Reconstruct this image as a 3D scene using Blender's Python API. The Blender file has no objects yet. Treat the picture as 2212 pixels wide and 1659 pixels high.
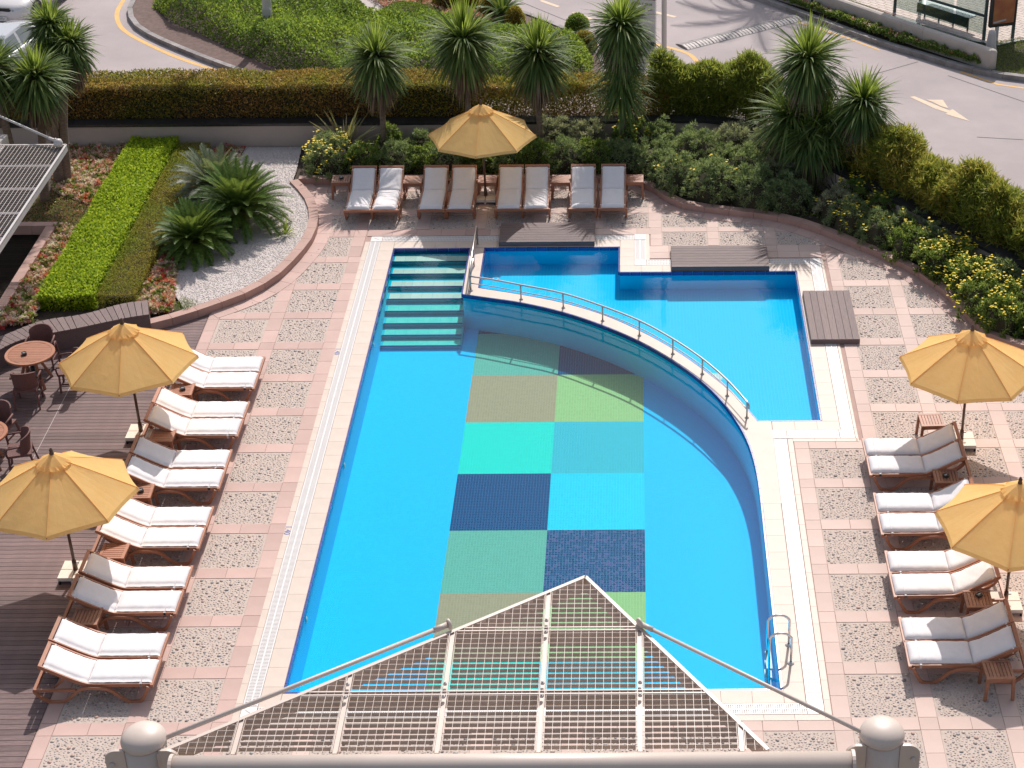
import bpy, math, random
import numpy as np
from mathutils import Vector, Matrix
from mathutils.geometry import tessellate_polygon

random.seed(7)
RNG = np.random.default_rng(7)
S = bpy.context.scene
C = S.collection
PI = math.pi

# ------------------------------------------------------------------ camera
CAM_H = 19.65
F_PX, W_PX = 3900.0, 2212.0
TILT = math.atan(2346.0 / F_PX)          # downward pitch
ROLL = 0.007
cam_d = bpy.data.cameras.new("camera")
cam = bpy.data.objects.new("camera", cam_d)
C.objects.link(cam)
cam_d.sensor_width = 36.0
cam_d.lens = 36.0 * F_PX / W_PX
cam_d.shift_x = -(1378.0 - 1106.0) / W_PX   # the photograph is an off-centre crop
cam_d.shift_y = 0.0
cam_d.clip_start = 0.5
cam_d.clip_end = 1000.0
ca, sa = math.cos(TILT), math.sin(TILT)
R0, U0, FW = Vector((1, 0, 0)), Vector((0, sa, ca)), Vector((0, ca, -sa))
RV = R0 * math.cos(ROLL) - U0 * math.sin(ROLL)
UV = R0 * math.sin(ROLL) + U0 * math.cos(ROLL)
cam.matrix_world = Matrix(((RV.x, UV.x, -FW.x, 0), (RV.y, UV.y, -FW.y, 0), (RV.z, UV.z, -FW.z, CAM_H), (0, 0, 0, 1)))
S.camera = cam

# ------------------------------------------------------------------ light
SUN_EL = math.radians(43.5)
SUN_AZ = math.radians(9.4)                  # from +Y towards +X
sd = Vector((math.sin(SUN_AZ) * math.cos(SUN_EL), math.cos(SUN_AZ) * math.cos(SUN_EL), math.sin(SUN_EL)))
sun_d = bpy.data.lights.new("sun", 'SUN')
sun_d.energy = 4.6
sun_d.angle = math.radians(0.53)
sun_d.color = (1.0, 0.94, 0.89)
sun = bpy.data.objects.new("sun", sun_d)
sun.rotation_euler = sd.to_track_quat('Z', 'Y').to_euler()
sun.location = sd * 60 + Vector((0, 35, 0))
C.objects.link(sun)
world = bpy.data.worlds.new("World")
S.world = world
world.use_nodes = True
wn = world.node_tree.nodes
sky = wn.new('ShaderNodeTexSky')
sky.sky_type = 'NISHITA'
sky.sun_disc = False
sky.sun_elevation = SUN_EL
sky.sun_rotation = SUN_AZ
sky.air_density = 1.0
sky.dust_density = 2.2
sky.ozone_density = 1.0
hs = wn.new('ShaderNodeHueSaturation')
hs.inputs['Saturation'].default_value = .62
world.node_tree.links.new(sky.outputs['Color'], hs.inputs['Color'])
world.node_tree.links.new(hs.outputs['Color'], wn['Background'].inputs['Color'])
wn['Background'].inputs['Strength'].default_value = 0.15
S.view_settings.view_transform = 'Standard'
S.view_settings.look = 'None'
S.view_settings.gamma = 1.0
S.view_settings.use_curve_mapping = False
S.view_settings.exposure = -0.08
S.render.engine = 'CYCLES'
S.cycles.max_bounces = 12
S.cycles.diffuse_bounces = 5
S.cycles.transparent_max_bounces = 12
S.cycles.caustics_reflective = False
S.cycles.caustics_refractive = False

# ------------------------------------------------------------------ materials
def _nt(name):
    m = bpy.data.materials.new(name)
    m.use_nodes = True
    nt = m.node_tree
    nt.nodes.clear()
    return m, nt, nt.nodes, nt.links

def _noise(N, L, scale, detail=3.0, rough=.6, stretch=None, coord='Object'):
    tc = N.new('ShaderNodeTexCoord')
    src = tc.outputs[coord]
    if coord == 'World':
        src = None
    if stretch:
        mp = N.new('ShaderNodeMapping')
        mp.inputs['Scale'].default_value = stretch
        L.new(src, mp.inputs['Vector'])
        src = mp.outputs['Vector']
    n = N.new('ShaderNodeTexNoise')
    n.inputs['Scale'].default_value = scale
    n.inputs['Detail'].default_value = detail
    n.inputs['Roughness'].default_value = rough
    L.new(src, n.inputs['Vector'])
    return n.outputs['Fac']

def _ramp(N, L, fac, stops, interp='LINEAR'):
    r = N.new('ShaderNodeValToRGB')
    r.color_ramp.interpolation = interp
    el = r.color_ramp.elements
    while len(el) < len(stops):
        el.new(0.5)
    for e, (p, c) in zip(el, stops):
        e.position = p
        e.color = (c[0], c[1], c[2], 1)
    if fac is not None:
        L.new(fac, r.inputs['Fac'])
    return r.outputs['Color']

def _rand(N, L):
    """random number per loose piece and per object"""
    g = N.new('ShaderNodeNewGeometry')
    o = N.new('ShaderNodeObjectInfo')
    a = N.new('ShaderNodeMath'); a.operation = 'ADD'
    L.new(g.outputs['Random Per Island'], a.inputs[0]); L.new(o.outputs['Random'], a.inputs[1])
    f = N.new('ShaderNodeMath'); f.operation = 'FRACT'
    L.new(a.outputs[0], f.inputs[0])
    return f.outputs[0]

def _mix(N, L, a, b, fac, mode='MIX'):
    m = N.new('ShaderNodeMix'); m.data_type = 'RGBA'; m.blend_type = mode
    for k, v in ((0, fac), (6, a), (7, b)):
        if isinstance(v, (int, float)):
            m.inputs[k].default_value = v
        elif isinstance(v, tuple):
            m.inputs[k].default_value = (v[0], v[1], v[2], 1)
        else:
            L.new(v, m.inputs[k])
    return m.outputs[2]

def mat(name, col, col2=None, scale=4.0, rough=.7, rand=0.0, bump=0.0, bscale=40.0, metal=0.0, stretch=None,
        detail=4.0, spec=.5, sharp=(.35, .65), fine=0.0, coat=0.0):
    m, nt, N, L = _nt(name)
    b = N.new('ShaderNodeBsdfPrincipled')
    o = N.new('ShaderNodeOutputMaterial')
    L.new(b.outputs[0], o.inputs[0])
    b.inputs['Roughness'].default_value = rough
    b.inputs['Metallic'].default_value = metal
    b.inputs['Specular IOR Level'].default_value = spec
    b.inputs['Coat Weight'].default_value = coat
    c = None
    if col2 is not None:
        c = _ramp(N, L, _noise(N, L, scale, detail, stretch=stretch), [(sharp[0], col), (sharp[1], col2)])
    if fine > 0:
        f = _ramp(N, L, _noise(N, L, 160, 2), [(.3, (1 - fine,) * 3), (.7, (1 + fine,) * 3)])
        c = _mix(N, L, c if c is not None else tuple(col), f, 1.0, 'MULTIPLY')
    if rand > 0:
        hv = N.new('ShaderNodeHueSaturation')
        mr = N.new('ShaderNodeMapRange')
        mr.inputs['To Min'].default_value = 1 - rand; mr.inputs['To Max'].default_value = 1 + rand
        L.new(_rand(N, L), mr.inputs['Value']); L.new(mr.outputs[0], hv.inputs['Value'])
        if c is not None:
            L.new(c, hv.inputs['Color'])
        else:
            hv.inputs['Color'].default_value = (*col, 1)
        c = hv.outputs['Color']
    if c is not None:
        L.new(c, b.inputs['Base Color'])
    else:
        b.inputs['Base Color'].default_value = (*col, 1)
    if bump > 0:
        bp = N.new('ShaderNodeBump')
        bp.inputs['Strength'].default_value = bump
        bp.inputs['Distance'].default_value = .02
        L.new(_noise(N, L, bscale, 3, stretch=stretch), bp.inputs['Height'])
        L.new(bp.outputs[0], b.inputs['Normal'])
    return m

def leafmat(name, stops, trans=.35, rough=.5, patch=None, pscale=1.2, spec=.4, cells=0):
    """leaf colours scattered leaf by leaf; patch = second set of stops that takes over in drifts"""
    m, nt, N, L = _nt(name)
    b = N.new('ShaderNodeBsdfPrincipled')
    t = N.new('ShaderNodeBsdfTranslucent')
    x = N.new('ShaderNodeMixShader')
    o = N.new('ShaderNodeOutputMaterial')
    r = _rand(N, L)
    if cells:
        tc0 = N.new('ShaderNodeTexCoord'); vo = N.new('ShaderNodeTexVoronoi'); vo.inputs['Scale'].default_value = cells
        L.new(tc0.outputs['Object'], vo.inputs['Vector'])
        sp = N.new('ShaderNodeSeparateColor'); L.new(vo.outputs['Color'], sp.inputs[0])
        mx = N.new('ShaderNodeMix'); mx.inputs[0].default_value = .22
        L.new(sp.outputs[0], mx.inputs[2]); L.new(r, mx.inputs[3]); r = mx.outputs[0]
    c = _ramp(N, L, r, stops)
    if patch:
        c2 = _ramp(N, L, r, patch)
        f = _ramp(N, L, _noise(N, L, pscale, 2), [(.42, (0, 0, 0)), (.58, (1, 1, 1))])
        c = _mix(N, L, c, c2, f)
    L.new(c, b.inputs['Base Color'])
    tc = _mix(N, L, c, (.6, .7, .12), .35)
    L.new(tc, t.inputs['Color'])
    b.inputs['Roughness'].default_value = rough
    b.inputs['Specular IOR Level'].default_value = spec
    x.inputs[0].default_value = trans
    L.new(b.outputs[0], x.inputs[1]); L.new(t.outputs[0], x.inputs[2]); L.new(x.outputs[0], o.inputs[0])
    return m

def tilemat(name, col, grout, size=.056, var=.12, rough=.35, speck=None):
    """glazed mosaic: small squares with paler joints, laid in the object's own XY (and Z on walls)"""
    m, nt, N, L = _nt(name)
    b = N.new('ShaderNodeBsdfPrincipled')
    o = N.new('ShaderNodeOutputMaterial')
    L.new(b.outputs[0], o.inputs[0])
    tc = N.new('ShaderNodeTexCoord')
    sep = N.new('ShaderNodeSeparateXYZ')
    L.new(tc.outputs['Object'], sep.inputs[0])
    lines = None
    for k in range(3):
        d = N.new('ShaderNodeMath'); d.operation = 'DIVIDE'; d.inputs[1].default_value = size
        L.new(sep.outputs[k], d.inputs[0])
        f = N.new('ShaderNodeMath'); f.operation = 'FRACT'; L.new(d.outputs[0], f.inputs[0])
        g = N.new('ShaderNodeMath'); g.operation = 'LESS_THAN'; g.inputs[1].default_value = .13
        L.new(f.outputs[0], g.inputs[0])
        if k == 2:
            continue
        if lines is None:
            lines = g.outputs[0]
        else:
            mx = N.new('ShaderNodeMath'); mx.operation = 'MAXIMUM'
            L.new(lines, mx.inputs[0]); L.new(g.outputs[0], mx.inputs[1]); lines = mx.outputs[0]
    sn = N.new('ShaderNodeVectorMath'); sn.operation = 'SNAP'
    sn.inputs[1].default_value = (size, size, size)
    L.new(tc.outputs['Object'], sn.inputs[0])
    wnz = N.new('ShaderNodeTexWhiteNoise'); L.new(sn.outputs[0], wnz.inputs['Vector'])
    lo = tuple(v * (1 - var) for v in col); hi = tuple(min(1, v * (1 + var)) for v in col)
    st = [(0, lo), (1, hi)]
    if speck:
        st = [(0, lo), (.7, hi), (.78, speck), (1, speck)]
    c = _ramp(N, L, wnz.outputs['Value'], st)
    c = _mix(N, L, c, tuple(grout), lines)
    L.new(c, b.inputs['Base Color'])
    b.inputs['Roughness'].default_value = .8
    b.inputs['Specular IOR Level'].default_value = 0.0
    return m

def watermat():
    m, nt, N, L = _nt('pool water')
    tr = N.new('ShaderNodeBsdfTransparent'); tr.inputs[0].default_value = (.74, .94, 1.0, 1)
    gl = N.new('ShaderNodeBsdfGlossy'); gl.inputs['Roughness'].default_value = .02
    fr = N.new('ShaderNodeFresnel'); fr.inputs['IOR'].default_value = 1.22
    x = N.new('ShaderNodeMixShader'); o = N.new('ShaderNodeOutputMaterial')
    bp = N.new('ShaderNodeBump'); bp.inputs['Strength'].default_value = .05; bp.inputs['Distance'].default_value = .03
    L.new(_noise(N, L, 5.0, 3), bp.inputs['Height'])
    L.new(bp.outputs[0], gl.inputs['Normal']); L.new(bp.outputs[0], fr.inputs['Normal'])
    L.new(fr.outputs[0], x.inputs[0]); L.new(tr.outputs[0], x.inputs[1]); L.new(gl.outputs[0], x.inputs[2])
    L.new(x.outputs[0], o.inputs[0])
    return m

def glassmat(name, tint=(.85, .93, .92), amount=.25):
    m, nt, N, L = _nt(name)
    tr = N.new('ShaderNodeBsdfTransparent'); tr.inputs[0].default_value = (*tint, 1)
    gl = N.new('ShaderNodeBsdfGlossy'); gl.inputs['Roughness'].default_value = .02
    x = N.new('ShaderNodeMixShader'); x.inputs[0].default_value = amount
    o = N.new('ShaderNodeOutputMaterial')
    L.new(tr.outputs[0], x.inputs[1]); L.new(gl.outputs[0], x.inputs[2]); L.new(x.outputs[0], o.inputs[0])
    return m

def pebblemat():
    m, nt, N, L = _nt('river pebbles')
    b = N.new('ShaderNodeBsdfPrincipled'); o = N.new('ShaderNodeOutputMaterial')
    L.new(b.outputs[0], o.inputs[0])
    c = _ramp(N, L, _rand(N, L), [(0, (.20, .17, .16)), (.12, (.30, .255, .23)), (.32, (.40, .32, .28)), (.5, (.52, .41, .35)),
                                  (.66, (.30, .29, .28)), (.8, (.52, .42, .36)), (.92, (.42, .27, .22)), (1, (.22, .20, .20))])
    L.new(c, b.inputs['Base Color'])
    b.inputs['Roughness'].default_value = .55
    return m

def canvasmat():
    m, nt, N, L = _nt('yellow canvas')
    d = N.new('ShaderNodeBsdfDiffuse'); t = N.new('ShaderNodeBsdfTranslucent')
    x = N.new('ShaderNodeMixShader'); o = N.new('ShaderNodeOutputMaterial')
    c = _ramp(N, L, _noise(N, L, 3.0, 5), [(.3, (.98, .635, .25)), (.7, (.99, .68, .285))])
    L.new(c, d.inputs[0]); L.new(c, t.inputs[0])
    bp = N.new('ShaderNodeBump'); bp.inputs['Strength'].default_value = .35; bp.inputs['Distance'].default_value = .03
    L.new(_noise(N, L, 6.0, 4), bp.inputs['Height']); L.new(bp.outputs[0], d.inputs['Normal'])
    x.inputs[0].default_value = .5
    L.new(d.outputs[0], x.inputs[1]); L.new(t.outputs[0], x.inputs[2]); L.new(x.outputs[0], o.inputs[0])
    return m

MT = {}
MT['soil'] = mat('dark soil', (.05, .035, .025), (.09, .065, .045), 9, .95, bump=.6)
MT['earth'] = mat('earth', (.14, .11, .08), (.2, .16, .12), .6, .95)
MT['asphalt'] = mat('grey road', (.345, .295, .29), (.42, .36, .35), .35, .9, fine=.10, bump=.15, bscale=120)
MT['paver'] = mat('pink granite paver', (.49, .33, .285), (.55, .375, .325), 1.1, .75, rand=.09, fine=.06)
MT['paver2'] = mat('pale granite paver', (.57, .42, .36), (.62, .46, .40), 1.1, .75, rand=.07, fine=.05)
MT['joint'] = mat('paving joint', (.40, .27, .23), (.46, .31, .26), 2, .9)
MT['mortar'] = mat('pale mortar', (.48, .39, .335), (.56, .455, .395), 12, .9, fine=.08)
MT['pebble'] = pebblemat()
MT['coping'] = mat('cream coping tile', (.535, .435, .36), (.585, .475, .395), 2.5, .55, rand=.025)
MT['white'] = mat('white plastic', (.66, .63, .61), rough=.45)
MT['recess'] = mat('drain recess', (.42, .37, .34), rough=.9)
MT['edge'] = mat('dark blue glazed tile', (.012, .03, .20), (.02, .045, .27), 8, .25, rand=.2)
MT['deckwood'] = mat('dark stained decking', (.12, .077, .074), (.22, .146, .138), 3.0, .75, rand=.22, stretch=(1.2, 30, 30), bump=.25, bscale=6)
MT['platwood'] = mat('dark platform planking', (.11, .077, .074), (.185, .13, .122), 3.0, .7, rand=.14, stretch=(1.2, 30, 30))
MT['platwoody'] = mat('dark platform planking along', (.135, .09, .085), (.21, .145, .135), 3.0, .7, rand=.10, stretch=(30, 1.2, 30))
MT['teak'] = mat('oiled teak', (.31, .125, .068), (.40, .165, .09), 3.0, .5, rand=.10, stretch=(2, 22, 22))
MT['teakdark'] = mat('weathered teak', (.25, .105, .06), (.34, .15, .085), 3.0, .55, rand=.15, stretch=(2, 22, 22))
MT['cushion'] = mat('white cushion cloth', (.74, .70, .695), (.78, .735, .73), 6, .9, bump=.12, bscale=7, rand=.015)
MT['strap'] = mat('white strap', (.72, .68, .67), rough=.8)
MT['canvas'] = canvasmat()
MT['pole'] = mat('dark varnished pole', (.07, .032, .02), (.12, .055, .03), 6, .35, stretch=(8, 8, 1))
MT['slab'] = mat('cream base slab', (.72, .63, .54), (.78, .69, .60), 6, .8)
MT['steel'] = mat('brushed steel', (.52, .47, .44), rough=.28, metal=1.0)
MT['chrome'] = mat('chrome', (.75, .74, .73), rough=.12, metal=1.0)
MT['cream'] = mat('cream painted steel', (.57, .475, .41), (.60, .50, .435), 2, .45, coat=.1)
MT['grating'] = mat('grey brown steel grating', (.42, .36, .32), (.47, .405, .36), 3, .6)  # flat bars, darker than the cream frame
MT['gratingdark'] = mat('shade darkened steel grating', (.20, .185, .175), (.25, .23, .22), 3, .6)  # grating copy coloured darker to give the shade in the mesh cells
MT['greysteel'] = mat('grey painted steel', (.50, .46, .44), (.54, .50, .48), 2, .45)
MT['wall'] = mat('beige render', (.46, .37, .32), (.52, .42, .365), 1.3, .9, bump=.1, bscale=60)
MT['granite'] = mat('black granite coping', (.022, .021, .023), (.04, .037, .038), 14, .35, rand=.15)
MT['curb'] = mat('red granite kerb', (.39, .235, .19), (.45, .275, .225), 2.5, .7, rand=.06, fine=.06)
MT['concrete'] = mat('pale concrete', (.43, .375, .335), (.51, .45, .40), 1.4, .9, fine=.06)
MT['kerbstone'] = mat('grey kerb stone', (.22, .20, .19), (.34, .31, .30), 3, .9, rand=.15)
MT['gravel'] = mat('white marble gravel', (.50, .44, .41), (.64, .57, .54), 60, .9, rand=.15, bump=.5, bscale=90)
MT['brickpave'] = mat('red brown pavement', (.11, .07, .06), (.17, .105, .09), 8, .9)
MT['yellow'] = mat('yellow road paint', (.74, .43, .14), (.64, .38, .14), 3, .8, fine=.08)
MT['paleyellow'] = mat('worn cream road paint', (.70, .53, .38), (.60, .47, .35), 3, .8, fine=.08)
MT['bark'] = mat('grey brown bark', (.16, .11, .08), (.26, .185, .145), 10, .95, bump=.8, bscale=18, stretch=(1, 1, 3))
MT['black'] = mat('black rubber', (.015, .015, .016), rough=.6)
MT['darkplastic'] = mat('dark plastic', (.03, .03, .032), rough=.4)
MT['wicker'] = mat('brown wicker', (.12, .05, .045), (.19, .085, .075), 60, .7, bump=.6, bscale=70)
MT['carwhite'] = mat('white car paint', (.72, .68, .66), rough=.3, coat=.6)
MT['carblack'] = mat('black car paint', (.02, .02, .022), rough=.2, coat=.8)
MT['carsilver'] = mat('silver car paint', (.42, .42, .44), rough=.25, coat=.8, metal=.3)
MT['carglass'] = mat('car glass', (.02, .03, .045), rough=.03, spec=1.0, coat=1.0)
MT['lens'] = mat('lamp lens', (.35, .36, .38), rough=.08, spec=1.0, coat=1.0)
MT['plate'] = mat('white number plate', (.75, .73, .70), rough=.5)
MT['ink'] = mat('black lettering', (.02, .02, .025), rough=.6)
MT['blueink'] = mat('blue lettering', (.06, .09, .35), rough=.6)
MT['signgrey'] = mat('grey sign face', (.70, .65, .66), rough=.5)
MT['maroon'] = mat('maroon sign band', (.12, .012, .035), rough=.5)
MT['greenmetal'] = mat('dark green painted metal', (.05, .085, .08), rough=.4)
MT['benchmetal'] = mat('pale steel seat', (.62, .66, .67), rough=.35)
MT['glass'] = glassmat('clear panel glass')
MT['grass'] = leafmat('lawn grass', [(0, (.06, .11, .015)), (.5, (.11, .17, .03)), (1, (.17, .21, .05))])
MT['pool'] = tilemat('pale blue mosaic', (.0, .565, .95), (.015, .60, .96), var=.05)
MT['poolwall'] = mat('pale blue wall mosaic', (.0, .74, .99), (.0, .76, .99), 30, .8, spec=0)
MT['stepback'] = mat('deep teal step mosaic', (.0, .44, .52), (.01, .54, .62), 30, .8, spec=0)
MT['poolup'] = tilemat('paddling pool mosaic', (.02, .60, .95), (.08, .66, .96), size=.075, var=.03)
MT['water'] = watermat()
# ------------------------------------------------------------------ mesh helpers
class MB:
    def __init__(s):
        s.v = []; s.f = []
    def quad(s, a, b, c, d):
        n = len(s.v); s.v += [a, b, c, d]; s.f.append((n, n + 1, n + 2, n + 3)); return s
    def box(s, x0, x1, y0, y1, z0, z1, bottom=True):
        n = len(s.v)
        s.v += [(x0, y0, z0), (x1, y0, z0), (x1, y1, z0), (x0, y1, z0), (x0, y0, z1), (x1, y0, z1), (x1, y1, z1), (x0, y1, z1)]
        s.f += [(n + 4, n + 5, n + 6, n + 7), (n, n + 1, n + 5, n + 4), (n + 1, n + 2, n + 6, n + 5), (n + 2, n + 3, n + 7, n + 6), (n + 3, n, n + 4, n + 7)]
        if bottom:
            s.f.append((n + 3, n + 2, n + 1, n))
        return s
    def beam(s, a, b, w, h, up=(0, 0, 1)):
        a, b = Vector(a), Vector(b)
        d = (b - a).normalized(); u = Vector(up)
        r = d.cross(u).normalized() * (w / 2); u = r.cross(d).normalized() * (h / 2)
        n = len(s.v)
        for p in (a, b):
            for q in (-r - u, r - u, r + u, -r + u):
                s.v.append(tuple(p + q))
        s.f += [(n, n + 1, n + 2, n + 3), (n + 7, n + 6, n + 5, n + 4)]
        for k in range(4):
            s.f.append((n + k, n + 4 + k, n + 4 + (k + 1) % 4, n + (k + 1) % 4))
        return s
    def tube(s, pts, r, n=8, cap=True, up=(0, 0, 1)):
        pts = [Vector(p) for p in pts]
        if not hasattr(r, '__len__'):
            r = [r] * len(pts)
        base = len(s.v); prev = None
        for i, p in enumerate(pts):
            t = (pts[min(i + 1, len(pts) - 1)] - pts[max(i - 1, 0)]).normalized()
            if prev is None:
                u = Vector(up)
                if abs(t.dot(u)) > .95:
                    u = Vector((1, 0, 0))
                a = t.cross(u).normalized()
            else:
                a = (prev - t * prev.dot(t)).normalized()
            prev = a; b = t.cross(a)
            for k in range(n):
                q = 2 * PI * k / n
                s.v.append(tuple(p + (a * math.cos(q) + b * math.sin(q)) * r[i]))
        for i in range(len(pts) - 1):
            for k in range(n):
                a0 = base + i * n + k; a1 = base + i * n + (k + 1) % n
                s.f.append((a0, a1, a1 + n, a0 + n))
        if cap:
            s.f.append(tuple(base + k for k in range(n))[::-1])
            s.f.append(tuple(base + (len(pts) - 1) * n + k for k in range(n)))
        return s
    def lathe(s, prof, n=24, c=(0, 0, 0)):
        base = len(s.v)
        for r, z in prof:
            for k in range(n):
                q = 2 * PI * k / n
                s.v.append((c[0] + r * math.cos(q), c[1] + r * math.sin(q), c[2] + z))
        for i in range(len(prof) - 1):
            for k in range(n):
                a0 = base + i * n + k; a1 = base + i * n + (k + 1) % n
                s.f.append((a0, a1, a1 + n, a0 + n))
        s.f.append(tuple(base + k for k in range(n))[::-1])
        s.f.append(tuple(base + (len(prof) - 1) * n + k for k in range(n)))
        return s
    def poly(s, pts, z0, z1=None, holes=()):
        """flat sheet at z0, or a prism from z0 up to z1"""
        loops = [[Vector((p[0], p[1], 0)) for p in l] for l in ([pts] + list(holes))]
        tri = tessellate_polygon(loops)
        flat = [p for l in loops for p in l]
        zt = z0 if z1 is None else z1
        n = len(s.v)
        s.v += [(p.x, p.y, zt) for p in flat]
        for t in tri:
            a, b, c = (flat[i] for i in t)
            if (b - a).cross(c - a).z < 0:
                t = (t[0], t[2], t[1])
            s.f.append(tuple(n + i for i in t))
        if z1 is not None:
            for l in loops:
                m = len(l); k0 = len(s.v)
                area = sum(l[i].x * l[(i + 1) % m].y - l[(i + 1) % m].x * l[i].y for i in range(m))
                s.v += [(p.x, p.y, z0) for p in l] + [(p.x, p.y, z1) for p in l]
                for i in range(m):
                    j = (i + 1) % m
                    q = (k0 + i, k0 + j, k0 + m + j, k0 + m + i)
                    s.f.append(q if area > 0 else q[::-1])
        return s
    def wallstrip(s, pts, z0, z1, closed=False, flip=False):
        m = len(pts); k0 = len(s.v)
        s.v += [(p[0], p[1], z0) for p in pts] + [(p[0], p[1], z1) for p in pts]
        for i in range(m if closed else m - 1):
            j = (i + 1) % m
            q = (k0 + i, k0 + j, k0 + m + j, k0 + m + i)
            s.f.append(q[::-1] if flip else q)
        return s
    def mesh(s, name, m=None, smooth=False):
        me = bpy.data.meshes.new(name)
        me.from_pydata(s.v, [], s.f)
        if m is not None:
            me.materials.append(MT[m] if isinstance(m, str) else m)
        if smooth:
            me.polygons.foreach_set('use_smooth', [True] * len(me.polygons))
        me.update()
        return me
    def obj(s, name, m=None, parent=None, smooth=False, **kw):
        return link(name, s.mesh(name, m, smooth), parent, **kw)

def link(name, data, parent=None, loc=None, rotz=None, label=None, kind=None):
    o = bpy.data.objects.new(name, data)
    C.objects.link(o)
    if parent is not None:
        o.parent = parent
    if loc is not None:
        o.location = loc
    if rotz is not None:
        o.rotation_euler = (0, 0, rotz)
    if label:
        o['label'] = label
    if kind:
        o['kind'] = kind
    return o

def tag(o, label, cat, group=None, kind=None):
    o['label'] = label; o['category'] = cat
    if group: o['group'] = group
    if kind: o['kind'] = kind
    return o

def thing(name, label, cat, loc=(0, 0, 0), rotz=0.0, group=None, kind=None):
    o = link(name, None, None, loc, rotz)
    o.empty_display_size = .2
    return tag(o, label, cat, group, kind)

def kids(o):
    return [c for c in ALLCH.get(o.name, [])]

def dup(root, loc, rotz, label, group=None):
    """a copy of a thing, its parts and their sub-parts"""
    r = root.copy(); C.objects.link(r); r.location = loc; r.rotation_euler = (0, 0, rotz)
    r['label'] = label
    if group: r['group'] = group
    for ch in list(root.children):
        c = ch.copy(); C.objects.link(c); c.parent = r
        for g in list(ch.children):
            d = g.copy(); C.objects.link(d); d.parent = c
    return r

def quadmesh(name, V, Q, m, smooth=False):
    """fast mesh from numpy arrays: V (n,3), Q (k,4)"""
    me = bpy.data.meshes.new(name)
    V = np.ascontiguousarray(V, dtype=np.float32); Q = np.ascontiguousarray(Q, dtype=np.int32)
    me.vertices.add(len(V)); me.vertices.foreach_set('co', V.ravel())
    me.loops.add(Q.size); me.loops.foreach_set('vertex_index', Q.ravel())
    me.polygons.add(len(Q))
    me.polygons.foreach_set('loop_start', np.arange(0, Q.size, 4, dtype=np.int32))
    me.polygons.foreach_set('loop_total', np.full(len(Q), 4, dtype=np.int32))
    if smooth:
        me.polygons.foreach_set('use_smooth', np.ones(len(Q), dtype=bool))
    me.materials.append(MT[m] if isinstance(m, str) else m)
    me.update(calc_edges=True)
    return me

def unit(a):
    return a / np.maximum(np.linalg.norm(a, axis=1, keepdims=True), 1e-6)

def leafquads(P, D, L_, W_, fold=.25):
    """diamond leaves: base P, direction D (unit), length and width arrays"""
    n = len(P)
    L_ = np.broadcast_to(np.asarray(L_, float), (n,))[:, None]; W_ = np.broadcast_to(np.asarray(W_, float), (n,))[:, None]
    ref = unit(RNG.normal(size=(n, 3)))
    side = unit(np.cross(D, ref)); nor = np.cross(side, D)
    mid = P + D * L_ * .5 + nor * L_ * .08
    V = np.stack([P, mid + side * W_ * .5 - nor * W_ * fold, P + D * L_ - nor * L_ * .06, mid - side * W_ * .5 - nor * W_ * fold], 1).reshape(-1, 3)
    Q = np.arange(4 * n).reshape(n, 4)
    return V, Q

def merge(parts):
    Vs, Qs, o = [], [], 0
    for V, Q in parts:
        Vs.append(V); Qs.append(Q + o); o += len(V)
    return np.concatenate(Vs), np.concatenate(Qs)

def straps(base, D, L_, W_, droop, nseg=4):
    """long strap leaves that start along D and bend under their own weight"""
    n = len(D)
    L_ = np.broadcast_to(np.asarray(L_, float), (n,)); W_ = np.broadcast_to(np.asarray(W_, float), (n,))
    droop = np.broadcast_to(np.asarray(droop, float), (n,))
    side = unit(np.cross(D, np.tile([0, 0, 1.0], (n, 1)) + RNG.normal(size=(n, 3)) * .25))
    p = np.array(base, float); d = D.copy()
    prof = [.55, 1.0, .85, .55, .05] if nseg == 4 else list(np.interp(np.linspace(0, 1, nseg + 1), [0, .3, .6, 1], [.55, 1, .8, .05]))
    rows = []
    for k in range(nseg + 1):
        rows.append(p + side * (W_ * prof[k] / 2)[:, None]); rows.append(p - side * (W_ * prof[k] / 2)[:, None])
        if k < nseg:
            d = unit(d + np.array([0, 0, -1.0]) * (droop / nseg)[:, None])
            p = p + d * (L_ / nseg)[:, None]
    V = np.stack(rows, 1)                     # n, 2*(nseg+1), 3
    m = 2 * (nseg + 1)
    q = np.array([[2 * k, 2 * k + 1, 2 * k + 3, 2 * k + 2] for k in range(nseg)])
    Q = (np.arange(n)[:, None, None] * m + q[None]).reshape(-1, 4)
    return V.reshape(-1, 3), Q

def catmull(P, n=6):
    out = []
    for i in range(len(P) - 1):
        p0, p1, p2, p3 = P[max(i - 1, 0)], P[i], P[i + 1], P[min(i + 2, len(P) - 1)]
        for k in range(n):
            t = k / n
            out.append(tuple(.5 * (2 * b + (c - a) * t + (2 * a - 5 * b + 4 * c - d) * t * t + (3 * b - a - 3 * c + d) * t ** 3)
                             for a, b, c, d in zip(p0, p1, p2, p3)))
    out.append(tuple(P[-1]))
    return out

def offset(P, d):
    """shift an open polyline sideways (left of travel is positive)"""
    out = []
    for i, p in enumerate(P):
        a = P[max(i - 1, 0)]; b = P[min(i + 1, len(P) - 1)]
        t = Vector((b[0] - a[0], b[1] - a[1])).normalized()
        out.append((p[0] - t.y * d, p[1] + t.x * d))
    return out

def resample(P, step):
    P = [Vector((p[0], p[1])) for p in P]
    L_ = [0]
    for a, b in zip(P, P[1:]):
        L_.append(L_[-1] + (b - a).length)
    n = max(1, round(L_[-1] / step)); out = []
    for k in range(n + 1):
        s = L_[-1] * k / n; i = 0
        while i < len(P) - 2 and L_[i + 1] < s: i += 1
        u = (s - L_[i]) / max(L_[i + 1] - L_[i], 1e-6)
        q = P[i].lerp(P[i + 1], u); out.append((q.x, q.y))
    return out

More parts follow.
